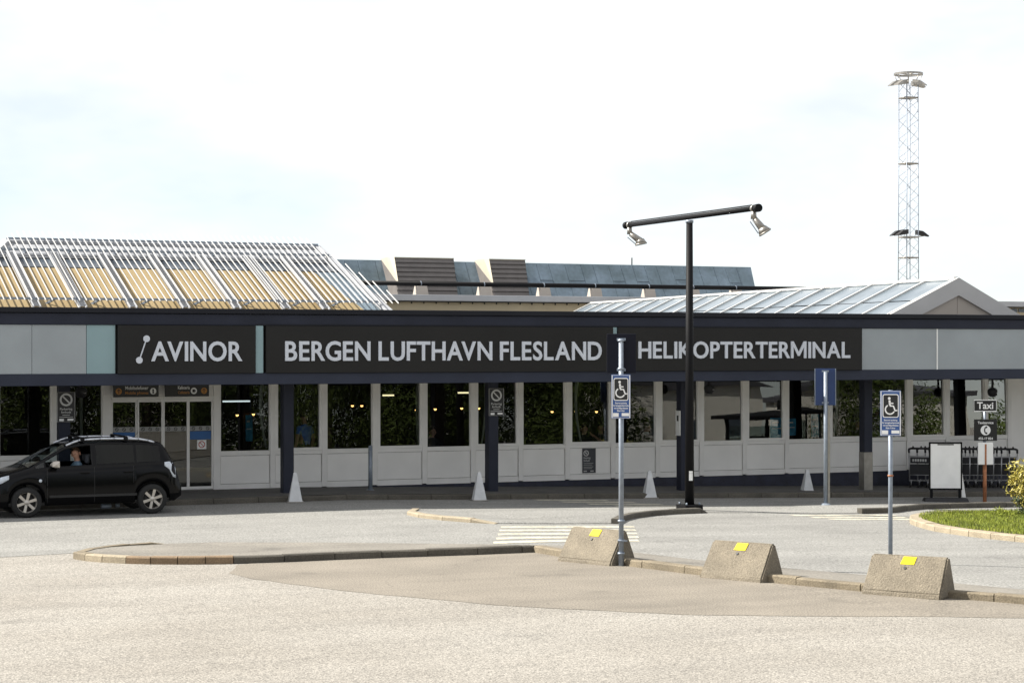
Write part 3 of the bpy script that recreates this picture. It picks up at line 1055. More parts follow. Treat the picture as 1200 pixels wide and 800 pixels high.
# black dome spotlights below the canopy
for px, py, yy, lab in ((95, 459, -1.2, 'black dome lamp under the canopy beside the no parking column'), (831, 455, -1.2, 'black dome lamp under the canopy behind the lamp post'),
                        (1163, 459, -1.2, 'black dome lamp under the canopy above the taxi sign')):
    p = sv(px, py, yy)
    o = thing('dome_lamp', lab, 'lamp', (p.x, yy, p.z))
    MB().lathe([(0.0, -0.14), (0.07, -0.13), (0.12, -0.08), (0.135, 0.0), (0.13, 0.05), (0.09, 0.10), (0.03, 0.12), (0.0, 0.12)], (0, 0, 0), 20).build('housing', 'black_matt', o)
    MB().tube((0, 0, 0.11), (0, 0, 2.625 - p.z), 0.03).build('stem', 'black_matt', o)
    MB().lathe([(0.0, -0.0), (0.02, -0.005), (0.025, 0.01)], (0.05, -0.125, -0.03), 10).build('lens', 'sign_grey', o)

# ------------------------------------------------------------------ hipped glazed roof with white sun bars
RB_Y, RB_Z = -2.0, 4.30
RT_Y = 2.0
slope = (5.93 - 4.30) / 4.0
def rz_at(y, up=0.0):
    return RB_Z + (y - RB_Y) * slope + up
hip = thing('glazed_roof', 'ochre hipped roof with slanting white sun bars above the doors', 'roof', (0, 0, 0))
XHR0 = sv(452, 362, RB_Y).x      # right end of the eave
XHR1 = sv(372, 300, RT_Y).x      # right end of the ridge
XHL1 = sv(8, 283, RT_Y).x
XHL0 = XHL1 - 2.2
def hipx(y, right=True):
    t = (y - RB_Y) / (RT_Y - RB_Y)
    return (XHR0 + (XHR1 - XHR0) * t) if right else (XHL0 + (XHL1 - XHL0) * t)
def band(name, m, ya, yb, up, th=0.03, lo=None, hi=None):
    a0 = hipx(ya, False) if lo is None else lo
    a1 = hipx(yb, False) if lo is None else lo
    b0 = hipx(ya) if hi is None else hi
    b1_ = hipx(yb) if hi is None else hi
    za, zb = rz_at(ya, up), rz_at(yb, up)
    mb = MB()
    mb.add([(a0, ya, za), (b0, ya, za), (b1_, yb, zb), (a1, yb, zb), (a0, ya, za - th), (b0, ya, za - th), (b1_, yb, zb - th), (a1, yb, zb - th)],
           [(0, 1, 2, 3), (7, 6, 5, 4), (0, 4, 5, 1), (1, 5, 6, 2), (2, 6, 7, 3), (3, 7, 4, 0)])
    return mb.build(name, m, hip)
# ochre boards, one per bay between rafters
raft = [sv(px, 358, RB_Y).x for px in (43, 97, 156, 218, 278, 336, 382)]
YM = 0.62
bays = [XHL0] + raft + [XHR0]
for i in range(len(bays) - 1):
    a, b = bays[i], bays[i + 1]
    # clip the board against both hips
    poly = [(a, RB_Y), (b, RB_Y), (b, YM), (a, YM)]
    def clip(pl, f):
        out = []
        for k in range(len(pl)):
            p, q = pl[k], pl[(k + 1) % len(pl)]
            fp, fq = f(p), f(q)
            if fp >= 0:
                out.append(p)
            if (fp >= 0) != (fq >= 0):
                t = fp / (fp - fq)
                out.append((p[0] + (q[0] - p[0]) * t, p[1] + (q[1] - p[1]) * t))
        return out
    poly = clip(poly, lambda p: hipx(p[1]) - 0.38 - 0.30 * (p[1] - RB_Y) / (YM - RB_Y) - p[0])
    if poly:
        poly = clip(poly, lambda p: p[0] - hipx(p[1], False))
    if len(poly) < 3:
        continue
    n = len(poly)
    mb = MB()
    mb.add([(x, y, rz_at(y, -0.22)) for x, y in poly] + [(x, y, rz_at(y, -0.26)) for x, y in poly],
           [tuple(range(n)), tuple(reversed(range(n, 2 * n)))] + [(k, n + k, n + (k + 1) % n, (k + 1) % n) for k in range(n)])
    mb.build('roof_board', 'blind', hip)
mb = MB()
_e0, _e1 = hipx(RB_Y), hipx(YM)
mb.add([(_e0 - 0.37, RB_Y, rz_at(RB_Y, -0.225)), (_e0, RB_Y, rz_at(RB_Y, -0.225)), (_e1, YM, rz_at(YM, -0.225)), (_e1 - 0.67, YM, rz_at(YM, -0.225)),
        (_e0 - 0.37, RB_Y, rz_at(RB_Y, -0.26)), (_e0, RB_Y, rz_at(RB_Y, -0.26)), (_e1, YM, rz_at(YM, -0.26)), (_e1 - 0.67, YM, rz_at(YM, -0.26))],
       [(0, 1, 2, 3), (7, 6, 5, 4), (0, 4, 5, 1), (1, 5, 6, 2), (2, 6, 7, 3), (3, 7, 4, 0)])
mb.build('hip_flashing', 'copper', hip)
band('glazing_strip', 'roof_dark', YM, 1.12, -0.20)
band('roof_band', 'roof_grey', 1.13, 1.50, -0.16)
band('roof_band', 'roof_light', 1.17, 1.22, -0.12)
band('roof_band', 'roof_light', 1.51, 1.93, -0.14)
band('ridge_cap', 'roof_grey', 1.90, 2.05, -0.10)
# right hip face and left hip face and back slope
mb = MB()
mb.add([(XHR0, RB_Y, rz_at(RB_Y, -0.26)), (XHR1, RT_Y, rz_at(RT_Y, -0.26)), (XHR1, RT_Y + 0.3, rz_at(RT_Y, -0.26)), (XHR0, RT_Y * 2 - RB_Y, rz_at(RB_Y, -0.26))], [(0, 1, 2, 3)])
mb.build('hip_face', 'roof_dark', hip)
mb = MB()
mb.add([(XHL0, RB_Y, rz_at(RB_Y, -0.26)), (XHL1, RT_Y, rz_at(RT_Y, -0.26)), (XHL1, RT_Y + 0.3, rz_at(RT_Y, -0.26)), (XHL0, RT_Y * 2 - RB_Y, rz_at(RB_Y, -0.26))], [(3, 2, 1, 0)])
mb.build('hip_face', 'roof_dark', hip)
mb = MB()
mb.add([(XHL1, RT_Y + 0.05, rz_at(RT_Y, -0.26)), (XHR1, RT_Y + 0.05, rz_at(RT_Y, -0.26)), (XHR0, RT_Y * 2 - RB_Y, rz_at(RB_Y, -0.26)), (XHL0, RT_Y * 2 - RB_Y, rz_at(RB_Y, -0.26))], [(0, 1, 2, 3)])
mb.build('back_slope', 'roof_grey', hip)
# white gutter at the eave
MB().box(XHL0 - 0.4, XHR0 + 0.25, RB_Y - 0.25, RB_Y - 0.05, 4.0, rz_at(RB_Y, -0.20)).build('gutter', 'roof_light', hip)
# hip rafter (white edge)
MB().bar((XHR0 + 0.1, RB_Y - 0.1, rz_at(RB_Y - 0.1, -0.16)), (XHR1, RT_Y, rz_at(RT_Y, -0.12)), 0.17, 0.10).build('hip_rafter', 'roof_light', hip)
MB().bar((XHL0 - 0.1, RB_Y - 0.1, rz_at(RB_Y - 0.1, -0.16)), (XHL1, RT_Y, rz_at(RT_Y, -0.12)), 0.17, 0.10).build('hip_rafter', 'roof_light', hip)
# perforated rafters: rungs between two flanges
for x in raft:
    y1 = 1.25
    if x > XHR1 - 0.3:
        y1 = RB_Y + (XHR0 - x) / (XHR0 - XHR1) * (RT_Y - RB_Y) - 0.35
    f = MB()
    for dx in (-0.075, 0.075):
        f.bar((x + dx, RB_Y - 0.05, rz_at(RB_Y - 0.05, -0.10)), (x + dx, y1, rz_at(y1, -0.10)), 0.025, 0.08)
    yy = RB_Y + 0.1
    while yy < y1:
        f.bar((x - 0.07, yy, rz_at(yy, -0.10)), (x + 0.07, yy, rz_at(yy, -0.10)), 0.05, 0.05)
        yy += 0.11
    f.build('rafter', 'roof_light', hip)
# purlins carrying the bars
for yy, up in ((RB_Y + 0.32, -0.045), (1.28, -0.045), (RT_Y - 0.03, -0.045)):
    MB().bar((hipx(yy, False), yy, rz_at(yy, up)), (hipx(yy), yy, rz_at(yy, up)), 0.05, 0.05).build('purlin', 'galv', hip)
for x in raft:
    for yy in (RB_Y + 0.32, 1.28):
        if hipx(yy) > x + 0.3:
            MB().bar((x + 0.45, yy, rz_at(yy, -0.05)), (x + 0.30, yy + 0.2, rz_at(yy + 0.2, -0.24)), 0.04, 0.05).build('bracket', 'galv', hip)
# sun bars: spacing about 0.15 m
x = XHL0 + 0.1
bar_mesh = None
dx = 0.1485
while x < XHR0 + 0.42:
    yb = RB_Y + 0.04
    yt = RT_Y + 0.25
    if x > XHR1 - 0.25:
        t = (XHR0 + 0.55 - x) / (XHR0 + 0.55 - (XHR1 - 0.25))
        yt = yb + (yt - yb) * max(0.13, t)
    if x < XHL1 + 0.25:
        t = (x - XHL0 + 0.55) / (XHL1 + 0.25 - XHL0 + 0.55)
        yt = yb + (yt - yb) * max(0.13, t)
    me = None
    full = abs(yt - (RT_Y + 0.25)) < 1e-6
    if full and bar_mesh is None:
        bar_mesh = MB().bar((0, yb, rz_at(yb, 0.03)), (0, yt, rz_at(yt, 0.03)), 0.015, 0.022).mesh('sun_bar')
    if full:
        link('sun_bar', bar_mesh, 'white_bar', hip, (x, 0, 0))
    else:
        MB().bar((0, yb, rz_at(yb, 0.03)), (0, yt, rz_at(yt, 0.03)), 0.015, 0.022).build('sun_bar', 'white_bar', hip, (x, 0, 0))
    x += dx

# ------------------------------------------------------------------ gabled glass skylight on the right
GY = 0.4
A = sv(1120, 327.5, GY)
d = ray(693, 356)
tB = (A.z - EYE) / d.z
B = Vector((CAMX + d.x * tB, CAMY + d.y * tB, A.z))
zE = 4.02
gl_ = sv(1044, 368, GY)
gr_ = sv(1187, 368, GY)
kL = (A.x - gl_.x) / (A.z - gl_.z)
kR = (gr_.x - A.x) / (A.z - gr_.z)
hwL, hwR = kL * (A.z - zE), kR * (A.z - zE)
sk = thing('roof_skylight', 'glazed skylight ridge with pale metal gable end on the terminal roof', 'skylight', (0, 0, 0))
ax = (B - A)
Ls = ax.length
u = ax / Ls
NB = 19
for side, hw in ((-1, hwL), (1, hwR)):
    for k in range(NB):
        p0, p1_ = A + u * (Ls * k / NB + 0.04), A + u * (Ls * (k + 1) / NB - 0.0)
        for j in range(2):
            t0, t1 = j / 2, (j + 1) / 2
            def Q(p, t, dz=0.0):
                return (p.x + side * hw * t, p.y, p.z - (A.z - zE) * t + dz)
            jj = random.uniform(-0.008, 0.008)
            mb = MB()
            mb.add([Q(p0, t0 + 0.01, jj), Q(p1_, t0 + 0.01, jj), Q(p1_, t1 - 0.01, -jj), Q(p0, t1 - 0.01, -jj)], [(0, 1, 2, 3)])
            mb.build('pane', 'skyglass', sk)
    for k in range(NB + 1):
        p = A + u * (Ls * k / NB)
        MB().bar((p.x, p.y, p.z + 0.03), (p.x + side * hw, p.y, zE + 0.03), 0.055, 0.06, (0, 1, 0)).build('glazing_bar', 'white_bar', sk)
MB().bar(A + Vector((0, 0, 0.04)), B + Vector((0, 0, 0.04)), 0.12, 0.07).build('ridge_cap', 'white_bar', sk)
# gable end: trim boards and cladding
tw = 0.44
g = MB()
yg = GY - 0.05
for side, hw in ((-1, hwL), (1, hwR)):
    k = hw / (A.z - zE)
    g.prism([(A.x, A.z + 0.05), (A.x + side * (hw + 0.09), zE + 0.0), (A.x + side * (hw - tw * k * 0.95), zE), (A.x, A.z - tw)], 'y', yg - 0.10, yg)
g.build('gable_trim', 'gable', sk)
for side, hw in ((-1, hwL), (1, hwR)):
    k = hw / (A.z - zE)
    MB().prism([(A.x + side * 0.006, A.z - tw + 0.03), (A.x + side * (hw - tw * k * 0.9), zE), (A.x + side * 0.006, zE)], 'y', yg - 0.02, yg + 0.03).build('gable_panel', 'gable_in', sk)
g = MB()
g.prism([(B.x, B.z), (B.x + hwR, zE), (B.x - hwL, zE)], 'y', B.y + 0.02, B.y + 0.08)
g.build('rear_gable', 'gable', sk)

# ------------------------------------------------------------------ rear hall with blue-grey metal roof
hall = thing('rear_hall', 'rear hall with blue grey seamed metal roof and two slatted vents', 'building', (0, 0, 0))
HY = B.y + 1.5
KS = 1.35                                           # everything back here is farther off, so larger
zt = sv(600, 353.5, HY).z
zb = sv(600, 364, HY).z
hx0, hx1 = sx(330, HY), sx(1500, HY)
MB().box(-14, hx1, HY + 0.25, HY + 22, 3.0, zt - 0.02).build('wall', 'beige_wall', hall)
z1 = sv(560, 346, HY).z
z0 = sv(560, 353.0, HY).z
MB().box(-14, hx1, HY - 0.1, HY + 0.02, z0, z1, 0.01).build('roof_edge', 'roof_light', hall)
MB().box(-14, hx1, HY - 0.08, HY + 8, z0 + 0.05, z1 - 0.03).build('roof_deck', 'roof_grey', hall)
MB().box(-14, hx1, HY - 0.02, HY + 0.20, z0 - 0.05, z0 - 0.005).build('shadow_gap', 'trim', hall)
x = sx(470, HY)
while x < sx(700, HY):
    MB().box(x - 0.02, x + 0.02, HY + 0.2, HY + 0.248, z0 - 0.12, z0 - 0.052).build('rafter_end', 'trim', hall)
    x += 0.56
# metal mansard face: seamed sheets, sloping back
MY0, MY1 = HY + 5.0, HY + 6.2
mz1 = sv(640, 308.5, MY1).z
mz0 = z1 - 0.1
mxl = sx(300, MY1)
mxr_t = sv(880, 313, MY1).x
mxr_b = sv(889, 337, MY0).x
pw = sx(650, MY1) - sx(635.5, MY1)
x = mxr_t
first = True
seam_x = []
while x > mxl:
    w = pw * random.choice((1.0, 1.0, 1.0, 1.3)) if not first else pw * 1.35
    a, b = x - w, x
    mb = MB()
    bb = mxr_b if first else b
    lift = random.uniform(0, 0.012)
    mb.add([(a + 0.008, MY0 - lift, mz0), (bb - 0.008, MY0 - lift, mz0), (b - 0.008, MY1 - lift, mz1), (a + 0.008, MY1 - lift, mz1),
            (a + 0.008, MY0 + 0.05, mz0), (bb - 0.008, MY0 + 0.05, mz0), (b - 0.008, MY1 + 0.05, mz1), (a + 0.008, MY1 + 0.05, mz1)],
           [(0, 1, 2, 3), (7, 6, 5, 4), (0, 4, 5, 1), (1, 5, 6, 2), (2, 6, 7, 3), (3, 7, 4, 0)])
    mb.build('roof_sheet', 'copper', hall)
    # horizontal lap
    if random.random() < 0.6:
        t = random.choice((0.45, 0.55, 0.62))
        yy, zz = MY0 + (MY1 - MY0) * t, mz0 + (mz1 - mz0) * t
        MB().bar((a + 0.01, yy - 0.015, zz), (b - 0.01, yy - 0.015, zz), 0.02, 0.02).build('lap_seam', 'roof_dark', hall)
    seam_x.append(a)
    x = a
    first = False
mb = MB()
mb.add([(mxl, MY0 + 0.06, mz0), (mxr_b - 0.01, MY0 + 0.06, mz0), (mxr_t - 0.01, MY1 + 0.06, mz1 - 0.01), (mxl, MY1 + 0.06, mz1 - 0.01)], [(0, 1, 2, 3)])
mb.build('roof_backing', 'roof_dark', hall)
MB().box(mxl, mxr_t - 0.02, MY1 + 0.07, MY1 + 7, mz1 - 0.12, mz1 - 0.02).build('roof_top', 'roof_grey', hall)
mb = MB()
mb.add([(mxr_b - 0.01, MY0 + 0.07, mz0), (mxr_t - 0.02, MY1 + 0.07, mz1 - 0.02), (mxr_t - 0.02, MY1 + 7, mz1 - 0.02), (mxr_b + 0.4, MY1 + 7.5, mz0)], [(0, 1, 2, 3)])
mb.build('roof_end', 'copper', hall)

# slatted vents standing proud of the metal face
def vent(pxl, pxr, cheek_px):
    yf, yt = MY0 - 1.0, MY0 - 0.45
    xa, xb = sv(pxl, 330, yf).x, sv(pxr, 330, yf).x
    zt_ = mz1 + 0.06
    zb_ = mz0
    v = MB()
    v.add([(xa, yf + 0.06, zb_), (xb, yf + 0.06, zb_), (xb + 0.0, yt + 0.06, zt_ - 0.02), (xa, yt + 0.06, zt_ - 0.02),
           (xa, MY1, zb_), (xb, MY1, zb_), (xb, MY1, zt_ - 0.02), (xa, MY1, zt_ - 0.02)],
          [(0, 1, 2, 3), (1, 5, 6, 2), (4, 0, 3, 7), (3, 2, 6, 7)])
    o = v.build('vent', 'slat', hall)
    n = 9
    for k in range(n):
        t0, t1 = k / n, (k + 0.93) / n
        q0 = (yf + (yt - yf) * t0, zb_ + (zt_ - zb_) * t0)
        q1 = (yf + (yt - yf) * t1, zb_ + (zt_ - zb_) * t1)
        s_ = MB()
        s_.add([(xa, q0[0] - 0.035, q0[1]), (xb, q0[0] - 0.035, q0[1]), (xb, q1[0] + 0.03, q1[1]), (xa, q1[0] + 0.03, q1[1]),
                (xa, q0[0] + 0.05, q0[1] + 0.02), (xb, q0[0] + 0.05, q0[1] + 0.02)],
               [(0, 1, 2, 3), (0, 4, 5, 1), (0, 3, 4), (1, 5, 2), (4, 3, 2, 5)])
        s_.build('slat', 'slat', o)
    # pale cheek on the left, a tapering cover
    c = MB()
    xl_t = sv(cheek_px, 306, yt).x
    c.add([(xa - 0.004, yf - 0.02, zb_ + 0.35 * (zt_ - zb_)), (xa - 0.004, yt - 0.03, zt_ + 0.03), (xl_t, yt + 0.3, zt_ + 0.03), (xa - 0.004, MY1 + 0.1, zt_ + 0.03)],
          [(0, 1, 2), (1, 3, 2), (0, 2, 3), (0, 3, 1)])
    c.build('cheek', 'cream', o)
    MB().box(xa, xb + 0.02, yt - 0.03, MY1 + 0.1, zt_ - 0.015, zt_ + 0.025).build('cap', 'cream', o)
    # tapering metal cover on the right
    d = MB()
    d.add([(xb + 0.004, yf, zb_), (xb + 0.004, yt, zt_), (xb + 0.42, MY1 - 0.1, zt_ - 0.12), (xb + 0.3, MY0 - 0.05, zb_)], [(0, 3, 2, 1)])
    d.build('cover', 'copper', o)
vent(467, 537, 459)
vent(578.5, 621, 570)
p = sv(740.5, 311, MY1 + 1)
MB().tube((p.x, MY1 + 1, mz1 - 0.1), (p.x, MY1 + 1, sv(740.5, 302, MY1 + 1).z), 0.03).build('vent_pipe', 'black', hall)

# black pipeline along the rear roof
PY = HY + 2.2
pz = sv(640, 334.3, PY).z
pr = 0.10
x0, x1 = sx(420, PY), sx(965, PY)
pipe = thing('roof_pipe', 'long black pipe running along the rear roof on concrete feet', 'pipe', (0, 0, 0))
MB().tube((x0, PY, pz), (x1, PY, pz), pr, 12).build('pipe_run', 'black', pipe)
for px in (493, 567, 637, 697, 760, 812, 862):
    x = sx(px, PY)
    MB().hull([(x + sx_ * (0.22 if zz else 0.29), PY + sy_ * (0.19 if zz else 0.25), (pz - pr - 0.005 if zz else z1 - 0.03)) for sx_ in (-1, 1) for sy_ in (-1, 1) for zz in (0, 1)]).build('foot', 'gable_in', pipe)
    MB().tube((x - 0.02, PY, pz), (x + 0.02, PY, pz), pr + 0.012, 12).build('clamp', 'galv', pipe)
MB().tube((x1 - 0.06, PY, pz), (x1 - 0.06, PY, pz + 0.14), 0.02).build('valve', 'black', pipe)

# clerestory windows of the rear hall, seen right of the skylight
for px in (1186, 1194, 1202, 1210):
    MB().box(sx(px, HY + 0.2), sx(px + 6.5, HY + 0.2), HY + 0.21, HY + 0.252, z0 - 0.26, z0 - 0.09).build('clerestory_window', 'roof_dark', hall)

# ------------------------------------------------------------------ street furniture
from mathutils.bvhtree import BVHTree
_bv = BVHTree.FromPolygons([v.co[:] for v in mid.data.vertices], [tuple(p.vertices) for p in mid.data.polygons])
def isle_z(x, y):
    h = _bv.ray_cast(Vector((x, y, 5)), Vector((0, 0, -1)))
    return h[0].z if h[0] is not None else road_z(x) + 0.004
def on_road(x, y, off=0.0):
    return (x, y, road_z(x) + off)

# concrete wedge blocks on the island kerb
def wedge(p, q, label, hgt=0.54):
    """p, q: the two front bottom corners on the ground (left, right)"""
    p, q = Vector(p), Vector(q)
    dv = q - p
    L = dv.length
    ang = math.atan2(dv.y, dv.x)
    o = thing('concrete_block', label, 'concrete block', (p.x, p.y, road_z(p.x)), ang)
    bm = bmesh.new()
    prof = [(0.0, -0.03), (0.02, 0.06), (0.33, hgt), (0.42, hgt), (0.64, 0.06), (0.66, -0.03)]
    n = len(prof)
    ins = [0.0, 0.005, 0.035, 0.035, 0.005, 0.0]
    L0 = [bm.verts.new((i_, y, z)) for (y, z), i_ in zip(prof, ins)]
    L1 = [bm.verts.new((L - i_ * 0.2, y, z)) for (y, z), i_ in zip(prof, ins)]
    bm.faces.new(L0)
    bm.faces.new(list(reversed(L1)))
    for i in range(n):
        bm.faces.new((L0[i], L1[i], L1[(i + 1) % n], L0[(i + 1) % n]))
    bmesh.ops.recalc_face_normals(bm, faces=bm.faces)
    bmesh.ops.bevel(bm, geom=list(bm.edges), offset=0.022, segments=2, affect='EDGES')
    bmesh.ops.triangulate(bm, faces=bm.faces)
    bmesh.ops.subdivide_edges(bm, edges=bm.edges, cuts=1, use_grid_fill=True)
    for v in bm.verts:
        v.co += Vector((random.uniform(-1, 1), random.uniform(-1, 1), random.uniform(-1, 1))) * 0.003
    me = bpy.data.meshes.new('body')
    bm.to_mesh(me)
    bm.free()
    link('body', me, 'concrete', o)
    # yellow plate lying in the sloping front face
    def face(u, t, out=0.008):
        y = 0.02 + 0.31 * t
        z = 0.06 + (hgt - 0.06) * t
        return (u, y - out * 0.84, z + out * 0.54)
    u0 = L * 0.42
    y_ = MB()
    c = [face(u0, 0.76), face(u0 + 0.20, 0.76), face(u0 + 0.22, 0.97), face(u0 + 0.03, 0.97)]
    b_ = [face(u0, 0.76, -0.004), face(u0 + 0.20, 0.76, -0.004), face(u0 + 0.22, 0.97, -0.004), face(u0 + 0.03, 0.97, -0.004)]
    y_.add(c + b_, [(0, 1, 2, 3), (0, 4, 5, 1), (1, 5, 6, 2), (2, 6, 7, 3), (3, 7, 4, 0)])
    y_.build('reflector_plate', 'yellow', o)
    h_ = MB()
    a_, b2_ = Vector(face(u0 + 0.08, 0.66, 0.012)), Vector(face(u0 + 0.08, 0.66, -0.03))
    h_.tube(a_, b2_, 0.022, 8)
    h_.build('lifting_eye', 'trim', o)
    return o
wedge((0.78, -16.75), (1.22, -17.80), 'concrete wedge block with yellow plate, touching the sign post')
wedge((1.72, -19.75), (2.22, -20.72), 'concrete wedge block with yellow plate, standing free between the other two blocks')
wedge((2.90, -22.30), (3.56, -23.25), 'concrete wedge block in front of the slim post carrying only a wheelchair sign')

# disabled parking sign: panel in local coordinates facing -y
def wheelchair_panel(parent, w, h, z, y=-0.045):
    p = MB().box(-w / 2, w / 2, y, y + 0.012, z, z + h, 0.003).build('sign_panel', 'blue', parent)
    yf = y - 0.001
    b = MB()
    e_ = 0.012
    b.ribbon([(-w / 2 + e_, z + e_), (w / 2 - e_, z + e_), (w / 2 - e_, z + h - e_), (-w / 2 + e_, z + h - e_)], 0.016, yf, closed=True)
    b.build('border', 'sign_white', p)
    iw, ih = w * 0.74, h * 0.50
    iz = z + h * 0.415
    def rr(a, hb, cz, r, n=5):
        pts = []
        for cx_, cy_, t0 in ((a - r, hb - r, 0), (-a + r, hb - r, 90), (-a + r, -hb + r, 180), (a - r, -hb + r, 270)):
            for k in range(n):
                t = R(t0 + 90 * k / (n - 1))
                pts.append((cx_ + r * math.cos(t), cz + cy_ + r * math.sin(t)))
        return pts
    cz = iz + ih / 2
    k = MB()
    pts = rr(iw / 2, ih / 2, cz, 0.03)
    k.add([(q[0], yf - 0.001, q[1]) for q in pts], [tuple(range(len(pts)))])
    k.build('symbol_field', 'sign_black', p)
    k = MB()
    k.ribbon(rr(iw / 2, ih / 2, cz, 0.03), 0.014, yf - 0.001, t=0.0012, closed=True)
    k.build('symbol_border', 'sign_white', p)
    s = ih / 1.0
    def T(u, v):
        return (u * s, cz + v * s)
    k = MB()
    yy = yf - 0.003
    hx_, hz_ = T(-0.06, 0.33)
    k.disc(hx_, hz_, 0.06 * s, yy)
    k.ribbon([T(-0.05, 0.25), T(-0.03, 0.02)], 0.085 * s, yy)
    k.ribbon([T(-0.04, 0.12), T(0.12, 0.11)], 0.055 * s, yy)
    k.ribbon([T(-0.04, 0.0), T(0.12, -0.01), T(0.20, -0.22), T(0.29, -0.19)], 0.065 * s, yy)
    k.ribbon([T(-0.03 + 0.20 * math.cos(R(t)), -0.16 + 0.20 * math.sin(R(t))) for t in range(118, 345, 12)], 0.06 * s, yy)
    k.build('wheelchair_symbol', 'sign_white', p)
    k = MB()
    for i, tx in enumerate(('Reservert parkering', 'for bevegelseshemmede', 'ved skriftlig tillatelse', 'Maks 3 timer')):
        m_ = (0.06, 0.03, 0.04, 0.09)[i]
        print_text(k, tx, -w / 2 + m_, w / 2 - m_, z + h * (0.335 - 0.058 * i), 0.026, yf, bold=0.02)
    k.build('lettering', 'sign_white', p)
    MB().rect(-w * 0.42, -w * 0.12, z + h * 0.04, z + h * 0.125, yf).build('name_plate', 'sign_white', p)
    MB().rect(w * 0.04, w * 0.42, z + h * 0.055, z + h * 0.125, yf).build('name_plate', 'sign_white', p)
    return p

def face_cam(x, y, extra=0.0):
    """rotation so that a -y facing sign looks towards the car park entrance"""
    return math.atan2(CAMX - x, -(CAMY - y)) * 1.0 + extra

# sign post 1 (beside the first block): disabled sign in front, dark square sign seen from behind above
p = (1.40, -17.83)
H1 = road_z(p[0])
scale1 = 2400.0 / ((p[0] - CAMX) * ST + (p[1] - CAMY) * CT)
def h_of(py, sc):
    return EYE + (408 - py) / sc - 0.0
o = thing('parking_sign', 'galvanised post with blue wheelchair sign below a dark square sign back', 'sign post', on_road(*p), -TH - R(6))
g0 = road_z(p[0])
MB().tube((0, 0, -0.1), (0, 0, h_of(397, scale1) - g0), 0.040, 12).build('post', 'galv', o)
for py in (399, 432, 610, 633, 648):
    zz = h_of(py, scale1) - g0
    MB().tube((0, 0, zz - 0.016), (0, 0, zz + 0.016), 0.056, 12).build('clamp', 'galv', o)
MB().box(-0.05, 0.10, -0.052, -0.040, h_of(633, scale1) - g0 - 0.012, h_of(633, scale1) - g0 + 0.012).build('bracket', 'galv', o)
zb_ = h_of(490, scale1) - g0
wheelchair_panel(o, 0.300, 0.69, zb_, y=-0.075)
zb_ = h_of(437, scale1) - g0
MB().box(-0.23, 0.23, 0.045, 0.058, zb_, zb_ + 0.62, 0.004).build('square_sign', 'dark_back', o)
for dz in (0.05, 0.53):
    MB().box(-0.07, 0.07, 0.022, 0.044, zb_ + dz - 0.02, zb_ + dz + 0.02).build('mount', 'galv', o)

# sign post 2
p = (6.30, -18.35)
scale2 = 2400.0 / ((p[0] - CAMX) * ST + (p[1] - CAMY) * CT)
q = sv(1043.5, 655, p[1])
p = (q.x, p[1])
scale2 = 2400.0 / ((p[0] - CAMX) * ST + (p[1] - CAMY) * CT)
g0 = road_z(p[0])
o = thing('parking_sign', 'slim galvanised post with only a blue wheelchair sign on top', 'sign post', on_road(*p), -TH - R(8))
MB().tube((0, 0, -0.1), (0, 0, h_of(457, scale2) - g0), 0.036, 12).build('post', 'galv', o)
zz = h_of(557, scale2) - g0
MB().tube((0, 0, zz - 0.014), (0, 0, zz + 0.014), 0.048, 12).build('clamp', 'rust', o)
wheelchair_panel(o, 0.335, 0.745, h_of(510.5, scale2) - g0, y=-0.065)

# blue sign seen from the back, on the middle island
p = (12.95, -5.75)
p = (sx(967.5, p[1]), p[1])
sc = 2400.0 / ((p[0] - CAMX) * ST + (p[1] - CAMY) * CT)
g0 = road_z(p[0])
o = thing('road_sign', 'blue square sign seen from behind on a grey post on the middle island', 'sign post', (p[0], p[1], isle_z(*p)), -TH)
MB().tube((0, 0, -0.02), (0, 0, h_of(437.5, sc) - g0), 0.045, 12).build('post', 'galv', o)
MB().lathe([(0.0, 0.05), (0.09, 0.04), (0.13, 0.0)], (0, 0, 0), 12).build('base', 'galv', o)
zb_ = h_of(476.5, sc) - g0
MB().box(-0.25, 0.25, 0.05, 0.062, zb_, zb_ + 0.86, 0.004).build('sign_panel', 'blue_back', o)
b_ = MB()
for u0_, u1_ in ((-0.25, -0.235), (0.235, 0.25)):
    b_.box(u0_, u1_, 0.035, 0.0495, zb_, zb_ + 0.86)
b_.build('panel_edge', 'galv', o)
for dz in (0.06, 0.80):
    MB().box(-0.08, 0.08, 0.03, 0.0495, zb_ + dz - 0.02, zb_ + dz + 0.02).build('mount', 'galv', o)
MB().box(0.052, 0.10, -0.01, 0.03, -0.02, zb_ - 0.02).build('conduit', 'steel', o)

# white pyramid markers along the kerb
for (px, py), lab in zip(((348, 589), (564, 587), (764, 584), (949, 580.5)),
                         ('white pyramid marker in front of the navy column beside the doors', 'white pyramid marker by the column with the no parking sign',
                          'white pyramid marker between the wheelchair sign and the lamp post', 'white pyramid marker beside the blue sign back')):
    d_ = ray(px, py)
    z = -0.13
    for _ in range(30):
        t = (z - EYE) / d_.z
        z = road_z(CAMX + d_.x * t)
    x = CAMX + d_.x * t
    yb = CAMY + d_.y * t
    o = thing('pyramid_marker', lab, 'marker', (x, yb + 0.13, z), R(-12), 'white pyramid markers along the kerb')
    m_ = MB()
    b, tp, h = 0.15, 0.035, 0.66
    m_.hull([(sx_ * b, sy_ * b, 0.02) for sx_ in (-1, 1) for sy_ in (-1, 1)] + [(sx_ * tp, sy_ * tp, h) for sx_ in (-1, 1) for sy_ in (-1, 1)] + [(0, 0, h + 0.012)])
    m_.build('pyramid', 'pyramid', o)
    MB().box(-0.19, 0.19, -0.16, 0.16, 0.0, 0.03, 0.006).build('base_plate', 'steel', o)

